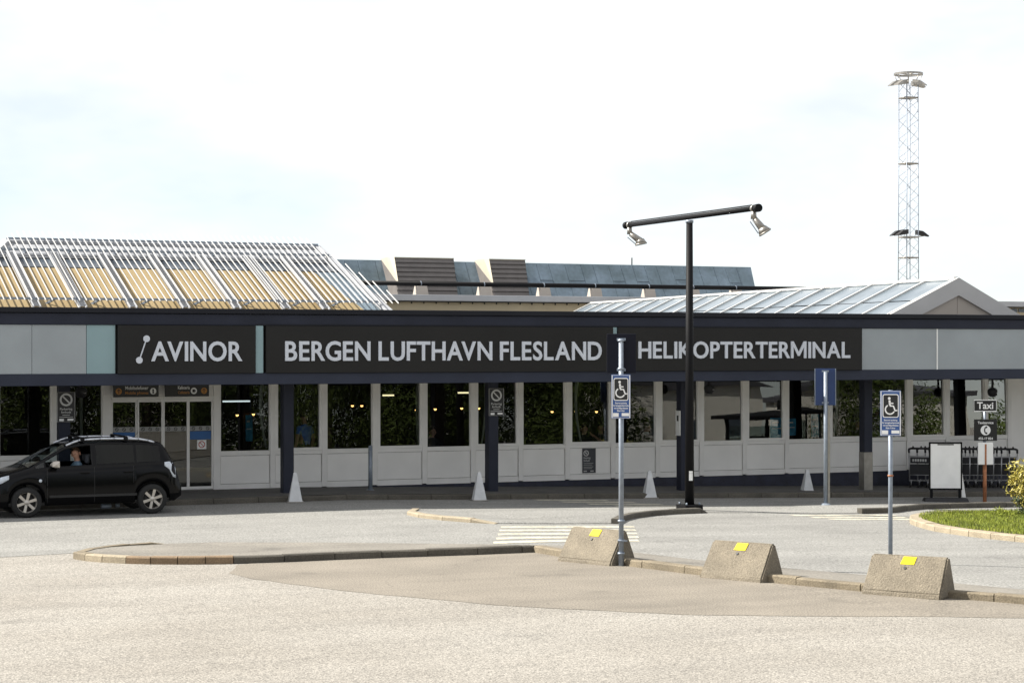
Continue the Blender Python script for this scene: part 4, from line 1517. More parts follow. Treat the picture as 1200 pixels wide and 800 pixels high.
# short steel bollard at the wall
x = sx(434, -1.2)
o = thing('bollard', 'slim grey steel bollard standing on the pavement under the windows', 'bollard', (x, -1.2, road_z(x) + 0.13))
MB().tube((0, 0, -0.02), (0, 0, 1.02), 0.05, 14).build('tube', 'galv', o)
MB().lathe([(0.05, 1.02), (0.042, 1.045), (0.0, 1.05)], (0, 0, 0), 14).build('cap', 'galv', o)
MB().lathe([(0.0, 0.012), (0.09, 0.012), (0.1, 0.0)], (0, 0, 0), 14).build('foot', 'galv', o)

# black T-shaped lamp post
LX, LY = 8.79, -6.67
sc = 2400.0 / ((LX - CAMX) * ST + (LY - CAMY) * CT)
g0 = road_z(LX)
lamp = thing('lamp_post', 'tall black T shaped lamp post with two silver spotlights', 'lamp post', (LX, LY, road_z(LX) + 0.105))
g0 = road_z(LX) + 0.105
ztop = h_of(258, sc) - g0
MB().tube((0, 0, 0), (0, 0, ztop), 0.105, 16, 0.072).build('pole', 'black', lamp)
MB().box(-0.22, 0.22, -0.22, 0.22, -0.14, 0.03, 0.004).build('base_plate', 'black', lamp)
b_ = MB()
for sx_ in (-1, 1):
    for sy_ in (-1, 1):
        b_.tube((sx_ * 0.16, sy_ * 0.16, 0.03), (sx_ * 0.16, sy_ * 0.16, 0.08), 0.022, 6)
b_.build('bolts', 'galv', lamp)
for zz, hh in ((h_of(562.5, sc) - g0, 0.17), (h_of(554.5, sc) - g0, 0.06)):
    s_ = MB()
    for k in range(4):
        t0, t1 = R(-125 + 12 * k), R(-125 + 12 * (k + 1))
        r_ = 0.106
        s_.add([(r_ * math.cos(t0), r_ * math.sin(t0), zz), (r_ * math.cos(t1), r_ * math.sin(t1), zz), (r_ * math.cos(t1), r_ * math.sin(t1), zz + hh), (r_ * math.cos(t0), r_ * math.sin(t0), zz + hh)], [(0, 1, 2, 3)])
    s_.build('sticker', 'sign_white', lamp)
MB().tube((0, 0, ztop - 0.06), (0, 0, ztop + 0.0), 0.088, 14).build('collar', 'galv', lamp)
# cross arm: seen tilted in the photo because it points away from the camera to the left
zl = h_of(267, sc) - g0
zr = h_of(246, sc) - g0
# horizontal arm direction such that the left end recedes (lower in view, above the eye)
arm_z = ztop + 0.07
def arm_pt(px):
    # point on the ray at height arm_z
    k = (g0 + arm_z - EYE)
    return px
import itertools
def ray_at_z(x, y, z):
    d = ray(x, y)
    t = (z - EYE) / d.z
    return Vector((CAMX + d.x * t, CAMY + d.y * t, z))
Lp = ray_at_z(728, 267, g0 + arm_z)
Rp = ray_at_z(885, 246.5, g0 + arm_z)
Lp = Lp - Vector((LX, LY, g0))
Rp = Rp - Vector((LX, LY, g0))
dirv = (Rp - Lp)
dirv.z = 0
dirv.normalize()
# keep the arm through the pole: project ends on a line through the pole top
def px_of(v):
    dx, dy = v.x + LX - CAMX, v.y + LY - CAMY
    return 600 + F_PX * (dx * CT - dy * ST) / (dx * ST + dy * CT)
def reach(px, sgn):
    t = 0.3
    while t < 4 and (px_of(dirv * t * sgn) - px) * sgn < 0:
        t += 0.01
    return t
off_px = px_of(Vector((0, 0, 0))) - 803.5
lenL, lenR = reach(730 + off_px, -1), reach(883 + off_px, 1)
Lp = Vector((-dirv.x * lenL, -dirv.y * lenL, arm_z))
Rp = Vector((dirv.x * lenR, dirv.y * lenR, arm_z))
MB().tube(Lp, Rp, 0.056, 14).build('cross_arm', 'black', lamp)
ar = MB()
ar.tube(Lp + dirv * 0.25 + Vector((0, 0, 0.075)), Rp - dirv * 0.25 + Vector((0, 0, 0.075)), 0.014, 6)
ar.build('cable', 'black_matt', lamp)
for e_, s_ in ((Lp, 1), (Rp, -1)):
    q = e_ + dirv * s_ * 0.16
    c_ = MB()
    c_.tube(e_ - dirv * s_ * 0.07, e_ + dirv * s_ * 0.05, 0.085, 14)
    c_.build('end_cap', 'black', lamp)
    MB().tube(q - dirv * 0.035, q + dirv * 0.035, 0.078, 14).build('clamp', 'steel', lamp)
    MB().tube(q + Vector((0, 0, -0.05)), q + Vector((0, 0, -0.22)), 0.055, 12, 0.065).build('knuckle', 'steel', lamp)
    # spotlight leaning out to the right of the picture
    rr_ = Vector((CT, -ST, 0))
    ax_ = (rr_ * 0.62 + Vector((0, 0, -0.78))).normalized() if s_ == -1 else (rr_ * 0.80 + Vector((0, 0, -0.60))).normalized()
    a_ = q + Vector((0, 0, -0.19)) + ax_ * 0.02
    body = MB()
    body.tube(a_, a_ + ax_ * 0.30, 0.06, 14, 0.085)
    sp = body.build('spotlight', 'steel', lamp)
    rimv = MB()
    if s_ == -1:
        ax2 = (ax_ + Vector((0, 0, -0.35)) + rr_ * 0.1).normalized()
    else:
        ax2 = (Vector((0, 0, -1)) + rr_ * 0.2).normalized()
    c0 = a_ + ax_ * 0.30
    rimv.tube(c0 - ax2 * 0.05, c0 + ax2 * 0.05, 0.09, 18, 0.135)
    rimv.tube(c0 + ax2 * 0.05, c0 + ax2 * 0.085, 0.145, 18, 0.145)
    rimv.build('reflector', 'steel', sp)
    MB().tube(c0 + ax2 * 0.086, c0 + ax2 * 0.09, 0.125, 18).build('lens', 'lampglass', sp)
    fin = MB()
    side = ax_.cross(Vector((CT * 0 + ST, CT, 0))).normalized()
    fin.bar(a_ - side * 0.11, c0 - side * 0.13, 0.015, 0.02)
    fin.build('stirrup', 'galv', sp)

# far lattice floodlight mast
MZ = 135.0
def at_depth(px, py, Z):
    d = ray(px, py)
    return Vector((CAMX + d.x * Z, CAMY + d.y * Z, EYE + d.z * Z))
mc = at_depth(1064.5, 330, MZ)
mast = thing('floodlight_mast', 'tall lattice floodlight mast rising behind the skylight', 'mast', (mc.x, mc.y, -1.2))
mtop = at_depth(1064.5, 96, MZ).z + 1.2
hw_ = 0.63
cor = [Vector((hw_ * math.cos(R(a)), hw_ * math.sin(R(a)), 0)) for a in (160 - 24, 250 - 24, 340 - 24, 70 - 24)]
def cp(i, z):
    k = 1.0 + 0.10 * (1 - z / mtop)
    c_ = cor[i % 4] * k
    return Vector((c_.x, c_.y, z))
for i in range(4):
    MB().tube(cp(i, 0), cp(i, mtop), 0.034, 6).build('leg', 'galv', mast)
for i in range(4):
    br = MB()
    z = 0.3
    k = 0
    st_ = 0.62
    while z + st_ <= mtop:
        a_, b_ = (i, i + 1) if k % 2 == 0 else (i + 1, i)
        br.tube(cp(a_, z), cp(b_, z + st_), 0.014, 4, caps=False)
        z += st_
        k += 1
    br.build('bracing', 'galv', mast)
for py in (115, 192, 302):
    z = at_depth(1064.5, py, MZ).z + 1.2
    rg = MB()
    for i in range(4):
        rg.tube(cp(i, z), cp(i + 1, z), 0.045, 6)
    rg.tube(cp(0, z), cp(2, z), 0.03, 6)
    rg.build('ring_frame', 'steel', mast)
    lm = MB()
# top ring and lamps
zt_ = at_depth(1064.5, 87, MZ).z + 1.2
ring = MB()
n = 28
for k in range(n):
    t0, t1 = 2 * math.pi * k / n, 2 * math.pi * (k + 1) / n
    ring.bar((0.92 * math.cos(t0), 0.92 * math.sin(t0), zt_), (0.92 * math.cos(t1), 0.92 * math.sin(t1), zt_), 0.07, 0.13)
ring.build('top_ring', 'steel', mast)
stt = MB()
for k in range(8):
    t0 = 2 * math.pi * k / 8 + 0.2
    stt.tube((0.92 * math.cos(t0), 0.92 * math.sin(t0), zt_ - 0.05), (0.6 * math.cos(t0), 0.6 * math.sin(t0), mtop - 0.2), 0.022, 5)
for t0 in (0, math.pi / 2):
    stt.tube((0.92 * math.cos(t0), 0.92 * math.sin(t0), zt_), (-0.92 * math.cos(t0), -0.92 * math.sin(t0), zt_), 0.03, 5)
stt.build('ring_stay', 'steel', mast)
rr_ = Vector((CT, -ST, 0))
vv_ = Vector((ST, CT, 0))
def flood(c, out, mm='steel'):
    f = MB()
    u_ = Vector(out).normalized()
    s_ = u_.cross(Vector((0, 0, 1)))
    pts = []
    for a_, w_, h0, h1 in ((0.0, 0.24, -0.10, 0.20), (0.45, 0.26, -0.16, 0.12), (0.85, 0.22, -0.24, -0.18)):
        for sgn in (-1, 1):
            for hh in (h0, h1):
                p_ = c + u_ * a_ + s_ * sgn * w_ + Vector((0, 0, hh))
                pts.append(p_[:])
    f.hull(pts)
    return f.build('floodlight', mm, mast)
zf = at_depth(1064, 98, MZ).z + 1.2
for off, out in ((-rr_ * 0.55 - vv_ * 0.3, -rr_ - vv_ * 0.3), (-rr_ * 0.3 - vv_ * 0.5, -rr_ * 0.9 - vv_ * 0.6), (rr_ * 0.25 - vv_ * 0.5, rr_ * 0.9 - vv_ * 0.5), (rr_ * 0.3 + vv_ * 0.2, rr_ + vv_ * 0.2)):
    flood(off + Vector((0, 0, zf)), out)
zf = at_depth(1064, 273, MZ).z + 1.2
for off, out in ((-rr_ * 0.45 - vv_ * 0.5, -rr_ - vv_ * 0.2), (-rr_ * 0.25 - vv_ * 0.6, -rr_ * 0.9 - vv_ * 0.5), (rr_ * 0.5 + vv_ * 0.1, rr_)):
    flood(off + Vector((0, 0, zf)), out, 'black_matt')
zz = at_depth(1064.5, 278, MZ).z + 1.2
pf = MB()
for i in range(4):
    pf.bar(cp(i, zz), cp(i + 1, zz), 0.08, 0.10)
pf.tube(rr_ * 0.4 + Vector((0, 0, zz)), rr_ * 1.1 + Vector((0, 0, zz + 0.1)), 0.03, 6)
pf.build('lamp_platform', 'steel', mast)

# taxi sign post
TX, TY = 18.2, -4.7
TX = sx(1154, TY)
sc = 2400.0 / ((TX - CAMX) * ST + (TY - CAMY) * CT)
g0 = isle_z(TX, TY)
o = thing('taxi_sign', 'black Taxi sign over a taxi phone panel on a rusty post', 'sign post', (TX, TY, g0), -TH)
ht = lambda py: h_of(py, sc) - g0
MB().tube((0, 0, -0.02), (0, 0, ht(535)), 0.048, 12).build('post', 'rust', o)
MB().tube((0.0, 0.06, -0.02), (0, 0.06, ht(478)), 0.03, 10).build('rear_post', 'galv', o)
MB().tube((0, 0, ht(535)), (0, 0, ht(470)), 0.032, 10).build('upper_post', 'galv', o)
m2p = 1.0 / sc
bxw = MB().box(-0.19, 0.19, -0.10, -0.05, ht(544), ht(518), 0.01)
bxo = bxw.build('box', 'white', o)
MB().box(-0.022, 0.022, -0.108, -0.1015, ht(544), ht(520)).build('box_strap', 'rust', bxo)
w1 = 27 * m2p
pn = MB().box(-w1 / 2, w1 / 2, -0.09, -0.07, ht(516), ht(491), 0.003).build('phone_panel', 'sign_black', o)
tt = MB()
yf = -0.0915
print_text(tt, 'Taxiservice', -w1 * 0.37, w1 * 0.37, ht(496.2), 0.06, yf, bold=0.02)
print_text(tt, '455-17 024', -w1 * 0.34, w1 * 0.34, ht(514.6), 0.055, yf, bold=0.02)
tt.build('lettering', 'sign_white', pn)
zc_ = ht(503.7)
MB().disc(0, zc_, 0.125, yf).build('phone_disc', 'sign_white', pn)
ph = MB()
ph.ribbon([(0.03 - 0.055 * math.cos(R(t)), zc_ + 0.085 * math.sin(R(t))) for t in range(-75, 76, 15)], 0.03, yf - 0.002)
ph.disc(0.02, zc_ + 0.075, 0.024, yf - 0.003).disc(0.02, zc_ - 0.075, 0.024, yf - 0.003)
ph.build('receiver_symbol', 'sign_black', pn)
tp = MB().box(-w1 / 2 - 0.01, w1 / 2 - 0.01, -0.09, -0.07, ht(481.7), ht(468.3), 0.003).build('taxi_panel', 'sign_black', o)
tt = MB()
print_text(tt, 'Taxi', -w1 * 0.40, w1 * 0.36, ht(478.6), 0.165, yf, bold=0.02)
e_ = 0.014
tt.ribbon([(-w1 / 2, ht(481.5)), (w1 / 2 - 0.02, ht(481.5)), (w1 / 2 - 0.02, ht(468.5)), (-w1 / 2, ht(468.5))], 0.022, yf, closed=True)
tt.build('lettering', 'sign_white', tp)

# pavement board (A-frame) with an empty poster holder
p0 = Vector((sx(1084, -4.5), -4.5))
sc = 2400.0 / ((p0.x + 0.5 - CAMX) * ST + (p0.y - CAMY) * CT)
o = thing('pavement_board', 'pavement advertising board with blank white poster and black rubber foot', 'board', (sx(1108, -4.5), -4.5, isle_z(sx(1108, -4.5), -4.5) - 0.005), -TH - R(2))
bw = 38.5 / sc
MB().hull([(sx_ * (bw / 2 + 0.10 + 0.04 * (1 - zz)), sy_ * (0.24 - 0.05 * zz), 0.01 + 0.09 * zz) for sx_ in (-1, 1) for sy_ in (-1, 1) for zz in (0, 1)]).build('rubber_foot', 'black_matt', o)
for s_ in (-1, 1):
    MB().box(s_ * (bw / 2 - 0.06) - 0.03, s_ * (bw / 2 - 0.06) + 0.03, -0.02, 0.02, 0.09, 0.32).build('leg', 'black', o)
fz0, fz1 = 0.30, 0.30 + 56.0 / sc
fr = MB()
fr.box(-bw / 2, -bw / 2 + 0.035, -0.03, 0.03, fz0, fz1)
fr.box(bw / 2 - 0.035, bw / 2, -0.03, 0.03, fz0, fz1)
fr.box(-bw / 2 + 0.035, bw / 2 - 0.035, -0.03, 0.03, fz0, fz0 + 0.04)
fr.box(-bw / 2 + 0.035, bw / 2 - 0.035, -0.03, 0.03, fz1 - 0.04, fz1)
fr.build('frame', 'black', o)
MB().box(-bw / 2 + 0.036, bw / 2 - 0.036, -0.018, 0.018, fz0 + 0.041, fz1 - 0.041).build('poster', 'white', o)
MB().box(-0.2, 0.2, -0.026, -0.0185, fz1 - 0.075, fz1 - 0.05).build('clip', 'trim', o)
st_ = MB()
st_.hull([(bw / 2 + 0.03, 0.20, 0.09), (bw / 2 + 0.15, 0.30, 0.09), (bw / 2 + 0.03, 0.20, 0.8), (bw / 2 + 0.03, 0.23, 0.8), (bw / 2 + 0.15, 0.33, 0.09), (bw / 2 + 0.03, 0.23, 0.09)])
st_.build('rear_stay', 'white', o)

# luggage trolleys, nested in a row against the wall
def trolley():
    o = thing('luggage_trolley', '', 'trolley', (0, 0, 0))
    # local frame: +x is the nose, handle at -x; width along y
    f = MB()
    for s_ in (-1, 1):
        f.path([(-0.42, s_ * 0.26, 0.20), (-0.46, s_ * 0.27, 0.95)], 0.017, 8)
        f.path([(-0.42, s_ * 0.26, 0.20), (0.45, s_ * 0.18, 0.15)], 0.017, 8)
    f.tube((0.45, -0.18, 0.15), (0.45, 0.18, 0.15), 0.017, 8)
    f.tube((-0.43, -0.26, 0.35), (-0.43, 0.26, 0.35), 0.014, 8)
    f.tube((-0.455, -0.27, 0.84), (-0.455, 0.27, 0.84), 0.014, 8)
    f.build('frame', 'trolley', o)
    h = MB()
    h.path([(-0.46, -0.27, 0.95), (-0.52, -0.27, 1.04), (-0.54, -0.20, 1.06), (-0.54, 0.20, 1.06), (-0.52, 0.27, 1.04), (-0.46, 0.27, 0.95)], 0.028, 8)
    h.build('handle', 'black_matt', o)
    k = MB()
    for s_ in (-1, 1):
        k.hull([(-0.56 + a_, s_ * 0.16 + b_, 1.05 + c_) for a_, b_, c_ in ((0, -0.05, 0), (0.1, -0.05, 0.0), (0, 0.05, 0), (0.1, 0.05, 0), (0.03, 0, 0.09))])
    k.build('brake_grip', 'black_matt', o)
    MB().box(-0.475, -0.455, -0.24, 0.24, 0.66, 0.82, 0.004).build('label_panel', 'black_matt', o)
    MB().box(-0.452, -0.442, -0.25, 0.25, 0.36, 0.64).build('back_panel', 'black_matt', o)
    d = MB()
    for k_ in range(6):
        y_ = -0.2 + 0.08 * k_
        d.tube((-0.42, y_, 0.19), (0.44, y_ * 0.8, 0.15), 0.007, 5)
    d.build('deck', 'trolley', o)
    for (x_, y_) in ((-0.36, -0.25), (-0.36, 0.25), (0.36, 0.0)):
        w_ = MB().lathe([(0.0, -0.018), (0.06, -0.018), (0.07, -0.012), (0.07, 0.012), (0.06, 0.018), (0.0, 0.018)], (x_, y_, 0.07), 14, 'y')
        w_.build('wheel', 'tyre', o)
    br = MB()
    for (x_, y_) in ((-0.36, -0.22), (-0.36, 0.22), (0.36, 0.03)):
        br.tube((x_, y_, 0.07), (x_ - 0.03, y_, 0.19), 0.012, 6)
    br.build('fork', 'trolley', o)
    return o
tr0 = trolley()
GRP = 'luggage trolleys nested in a row'
NT = 12
t_first = sx(1079, -0.75)
t_last = sx(1181, -0.75)
for k in range(NT):
    o = tr0 if k == 0 else copy_tree(tr0)
    x = t_first + (t_last - t_first) * k / (NT - 1)
    o.location = (x, -0.75, road_z(x) + 0.132)
    o.rotation_euler = (0, 0, R(50))
    o['group'] = GRP
    o['label'] = 'steel luggage trolley nested in the row under the end windows' if 0 < k else 'steel luggage trolley at the free end of the row, its dark label panel showing'
# ad lettering illegible: a pale bar of print on the first trolley's panel
pnl = [c for c in tr0.children if c.name.startswith('label_panel')][0]
k = MB()
for i in range(6):
    k.box(-0.4775, -0.4765, -0.19 + 0.065 * i, -0.19 + 0.065 * i + 0.045, 0.71, 0.775)
k.build('print', 'sign_grey', pnl)

# ------------------------------------------------------------------ people
def skin_mesh(name, verts, edges, radii, root=0, sub=1):
    me = bpy.data.meshes.new(name)
    me.from_pydata([tuple(v) for v in verts], edges, [])
    ob = bpy.data.objects.new(name, me)
    COL.objects.link(ob)
    ob.modifiers.new('skin', 'SKIN').use_smooth_shade = True
    sm_ = ob.modifiers.new('sub', 'SUBSURF')
    sm_.levels = sub
    sm_.render_levels = sub
    for i, r_ in enumerate(radii):
        sd_ = me.skin_vertices[0].data[i]
        sd_.radius = (r_, r_) if not isinstance(r_, tuple) else r_
        sd_.use_root = (i == root)
    dg = bpy.context.evaluated_depsgraph_get()
    out = bpy.data.meshes.new_from_object(ob.evaluated_get(dg))
    bpy.data.objects.remove(ob)
    bpy.data.meshes.remove(me)
    out.name = name
    return out

def person(label, loc, rz, J, shirt, trousers='trousers', group=None, sleeves=True, hair='hair'):
    """J: joint positions; the body is grown as one surface, the clothing is the colour of its regions"""
    root = thing('person', label, 'person', loc, rz, group)
    V, E_, Rr = [], [], []
    idx = {}
    def add(k, p, r_, par=None):
        idx[k] = len(V)
        V.append(Vector(p))
        Rr.append(r_)
        if par is not None:
            E_.append((idx[par], idx[k]))
    add('pelvis', J['pelvis'], 0.145)
    add('waist', J['waist'], 0.135, 'pelvis')
    add('chest', J['chest'], 0.165, 'waist')
    add('neckb', J['neckb'], 0.085, 'chest')
    add('neck', J['neck'], 0.055, 'neckb')
    up = (Vector(J['head']) - Vector(J['neck'])).normalized()
    fw = Vector(J['look']).normalized()
    hd = Vector(J['head'])
    add('jaw', hd - up * 0.055 + fw * 0.025, 0.068, 'neck')
    add('brow', hd + up * 0.03 + fw * 0.012, 0.088, 'jaw')
    add('crown', hd + up * 0.095, 0.070, 'brow')
    add('nose', hd - up * 0.005 + fw * 0.112, 0.016, 'brow')
    for s in 'LR':
        add('sh' + s, J['sh' + s], 0.068, 'chest')
        add('el' + s, J['el' + s], 0.046, 'sh' + s)
        add('wr' + s, J['wr' + s], 0.029, 'el' + s)
        w, h = Vector(J['wr' + s]), Vector(J['hand' + s])
        dd = (h - w).normalized()
        sid = dd.orthogonal().normalized()
        nrm = dd.cross(sid)
        add('palm' + s, w + dd * 0.07, (0.036, 0.022), 'wr' + s)
        for q in range(4):
            o_ = sid * (q - 1.5) * 0.021
            L_ = (0.085, 0.10, 0.095, 0.075)[q]
            add('f%s%d' % (s, q), w + dd * 0.10 + o_, 0.0095, 'palm' + s)
            add('g%s%d' % (s, q), w + dd * (0.10 + L_ * 0.55) + o_ * 1.1 + nrm * 0.012, 0.0085, 'f%s%d' % (s, q))
            add('t%s%d' % (s, q), w + dd * (0.10 + L_ * 0.9) + o_ * 1.15 + nrm * 0.035, 0.007, 'g%s%d' % (s, q))
        add('tb' + s, w + dd * 0.055 + sid * 0.05, 0.011, 'palm' + s)
        add('tt' + s, w + dd * 0.095 + sid * 0.065 + nrm * 0.01, 0.009, 'tb' + s)
        add('hip' + s, J['hip' + s], 0.095, 'pelvis')
        add('kn' + s, J['kn' + s], 0.062, 'hip' + s)
        add('an' + s, J['an' + s], 0.042, 'kn' + s)
        add('toe' + s, J['toe' + s], 0.036, 'an' + s)
    me = skin_mesh('body', V, E_, Rr)
    for m_ in (shirt, 'skin', trousers):
        me.materials.append(M[m_])
    keys = list(idx)
    pts = [V[idx[k]] for k in keys]
    def cls(k):
        if k in ('neck', 'jaw', 'brow', 'crown', 'nose'):
            return 1
        if k[:2] in ('wr', 'pa', 'tb', 'tt') or (k[0] in 'fgt' and k[-1].isdigit()):
            return 1
        if not sleeves and k[:2] == 'el':
            return 1
        if k[:2] in ('hi', 'kn', 'an', 'to') or k == 'pelvis':
            return 2
        return 0
    c = [cls(k) for k in keys]
    for p in me.polygons:
        b = min(range(len(pts)), key=lambda i: (pts[i] - p.center).length_squared)
        p.material_index = c[b]
        p.use_smooth = True
    link('body', me, None, root)
    # hair cap
    hm = MB()
    vs_, fs_ = [], []
    sid = up.cross(fw).normalized()
    n, m_ = 14, 6
    for j in range(m_ + 1):
        th = (j / m_) * R(98)
        for i in range(n):
            ph_ = 2 * math.pi * i / n
            front = max(0, math.cos(ph_))
            t2 = th * (1 - 0.42 * front)
            vs_.append(hd + up * 0.045 + up * (0.118 * math.cos(t2)) + (fw * math.cos(ph_) * 0.104 + sid * math.sin(ph_) * 0.096 - fw * 0.012) * math.sin(t2))
    for j in range(m_):
        for i in range(n):
            fs_.append((j * n + i, j * n + (i + 1) % n, (j + 1) * n + (i + 1) % n, (j + 1) * n + i))
    hm.add(vs_, fs_, True)
    hm.build('hair', hair, root)
    ey = MB()
    for s in (-1, 1):
        cpos = hd + up * 0.012 + fw * 0.094 + sid * s * 0.033
        ey.lathe([(0.0, -0.009), (0.010, 0.0), (0.0, 0.009)], cpos, 8)
    ey.build('eyes', 'trim', root)
    er = MB()
    for s in (-1, 1):
        cpos = hd - up * 0.005 + sid * s * 0.095
        er.hull([cpos + up * a_ * 0.032 + fw * b_ * 0.018 + sid * s * c_ * 0.008 for a_ in (-1, 1) for b_ in (-1, 1) for c_ in (-1, 1)])
    er.build('ears', 'skin', root)
    return root

def standing(turn=0.0, armL=None, armR=None, lean=0.0):
    J = dict(pelvis=(0, 0, 0.95), waist=(0, 0, 1.10), chest=(0, lean * 0.5, 1.32), neckb=(0, lean, 1.45), neck=(0, lean, 1.51), head=(0, lean - 0.02, 1.62), look=(math.sin(turn), -math.cos(turn), -0.1),
             shL=(0.19, lean, 1.40), elL=(0.25, 0.03, 1.12), wrL=(0.25, -0.06, 0.88), handL=(0.25, -0.09, 0.80),
             shR=(-0.19, lean, 1.40), elR=(-0.25, 0.03, 1.12), wrR=(-0.25, -0.06, 0.88), handR=(-0.25, -0.09, 0.80),
             hipL=(0.10, 0, 0.90), knL=(0.11, -0.02, 0.50), anL=(0.11, 0.02, 0.08), toeL=(0.12, -0.13, 0.04),
             hipR=(-0.10, 0, 0.90), knR=(-0.11, -0.02, 0.50), anR=(-0.11, 0.02, 0.08), toeR=(-0.12, -0.13, 0.04))
    if armL:
        J.update(elL=armL[0], wrL=armL[1], handL=armL[2])
    if armR:
        J.update(elR=armR[0], wrR=armR[1], handR=armR[2])
    return J

def seated(zs=0.47, turn=0.0, armL=None, armR=None, tilt=0.0):
    J = dict(pelvis=(0, 0, zs + 0.12), waist=(0, 0.01, zs + 0.26), chest=(0, tilt, zs + 0.46), neckb=(0, tilt, zs + 0.60), neck=(0, tilt, zs + 0.66), head=(0, tilt - 0.03, zs + 0.77),
             look=(math.sin(turn), -math.cos(turn), -0.12),
             shL=(0.19, tilt, zs + 0.55), elL=(0.24, -0.12, zs + 0.29), wrL=(0.15, -0.33, zs + 0.30), handL=(0.12, -0.42, zs + 0.31),
             shR=(-0.19, tilt, zs + 0.55), elR=(-0.24, -0.12, zs + 0.29), wrR=(-0.15, -0.33, zs + 0.30), handR=(-0.12, -0.42, zs + 0.31),
             hipL=(0.10, -0.04, zs + 0.09), knL=(0.12, -0.45, zs + 0.08), anL=(0.12, -0.42, 0.09), toeL=(0.12, -0.56, 0.045),
             hipR=(-0.10, -0.04, zs + 0.09), knR=(-0.12, -0.45, zs + 0.08), anR=(-0.12, -0.42, 0.09), toeR=(-0.12, -0.56, 0.045))
    if armL:
        J.update(elL=armL[0], wrL=armL[1], handL=armL[2])
    if armR:
        J.update(elR=armR[0], wrR=armR[1], handR=armR[2])
    return J

def stool(x, y, lab):
    o = thing('chair', lab, 'chair', (x, y, 0.0))
    MB().box(-0.21, 0.21, -0.21, 0.21, 0.43, 0.47, 0.01).build('seat', 'interior_dark', o)
    for a_ in (-1, 1):
        for b_ in (-1, 1):
            MB().tube((a_ * 0.18, b_ * 0.18, 0), (a_ * 0.18, b_ * 0.18, 0.44), 0.015, 6).build('leg', 'black', o)
    MB().box(-0.2, 0.2, 0.19, 0.22, 0.60, 0.86, 0.01).build('backrest', 'interior_dark', o)

xp = sx(357, 0.32)
person('person in a blue top standing behind the second window from the doors', (xp, 0.32, 0), R(-160), standing(), 'shirt_blue', sleeves=False)
for px, lab, sh, kw in ((505, 'dark dressed person seated behind the window beside the no parking column', 'shirt_black', dict(turn=0.6, tilt=-0.05)),
                        (683, 'black dressed person leaning at the window above the wall notice', 'shirt_black', dict(turn=0.3, tilt=-0.05)),
                        (757, 'person in black with a white collar behind the window next to the wheelchair sign', 'shirt_black', dict(turn=1.2)),
                        (1004, 'person seated behind the window at the steel sleeved column', 'shirt_black', dict(turn=-0.6))):
    yy = 0.62
    xq = sx(px, yy)
    person(lab, (xq, yy, 0), R(0), seated(**kw), sh)
    stool(xq, yy, 'dark wooden chair under the ' + lab.split(' behind')[0].split(' leaning')[0].split(' seated')[0] + (' near the notice' if px == 683 else ' near the column' if px == 1004 else ''))
    if px == 757:
        cl_ = MB().lathe([(0.085, 1.075), (0.072, 1.12), (0.066, 1.135)], (0, 0, 0), 14)
        cl_.build('collar', 'collar', [ob for ob in COL.objects if ob.name.startswith('person')][-1])
xq = sx(704, 0.66)
person('person in black raising a bare forearm behind the window above the wall notice', (xq, 0.66, 0), R(0),
       seated(turn=-1.0, armR=((-0.10, -0.33, 0.88), (-0.36, -0.36, 1.06), (-0.44, -0.37, 1.10))), 'shirt_black', sleeves=False)
stool(xq, 0.66, 'dark wooden chair under the person raising a bare forearm')

# things dimly seen inside, then strips that imitate reflections
def pendant(px, py, Y):
    p = sv(px, py, Y)
    return p
warm = [(278, 486, 4), (297, 485, 4), (413, 475, 4), (424, 475, 4), (488, 480, 3), (510, 479, 3.2), (541, 478, 4.2), (561, 478, 3), (647, 482, 4), (675, 482, 3.2), (699, 482, 3.5)]
for i, (px, py, Y) in enumerate(warm):
    p = sv(px, py, Y)
    o = thing('pendant_lamp', 'small lit warm pendant lamp hanging inside behind the windows', 'lamp', (p.x, p.y, p.z), 0, 'warm pendant lamps inside')
    MB().lathe([(0.0, -0.04), (0.028, -0.028), (0.04, 0.0), (0.028, 0.028), (0.0, 0.04)], (0, 0, 0), 10).build('bulb', 'lamp_warm', o)
    MB().tube((0, 0, 0.045), (0, 0, 2.75 - p.z), 0.006, 5).build('cord', 'black', o)
    MB().lathe([(0.03, 0.065), (0.09, 0.03), (0.10, 0.01)], (0, 0, 0), 12).build('shade', 'black', o)
for px, py, Y, L, mm, lab in ((277, 470, 3.0, 0.7, 'tube_white', 'white tube lamp inside behind the window next to the doors'), (455, 463, 2.2, 0.3, 'lamp_tube', 'short yellow tube lamp inside behind the fourth window from the doors'),
                              (543, 460, 2.2, 0.3, 'lamp_tube', 'short yellow tube lamp inside left of the no parking column')):
    p = sv(px, py, Y)
    o = thing('tube_lamp', lab, 'lamp', (p.x, p.y, p.z))
    MB().box(-L / 2, L / 2, -0.03, 0.03, -0.02, 0.02, 0.008).build('tube', mm, o)
    MB().box(-L / 2, L / 2, -0.05, 0.05, 0.021, 0.06).build('housing', 'interior_dark', o)
    h_ = MB()
    for q in (-L / 2 + 0.05, L / 2 - 0.05):
        h_.tube((q, 0, 0.06), (q, 0, 2.75 - p.z), 0.006, 5)
    h_.build('hanger', 'black', o)

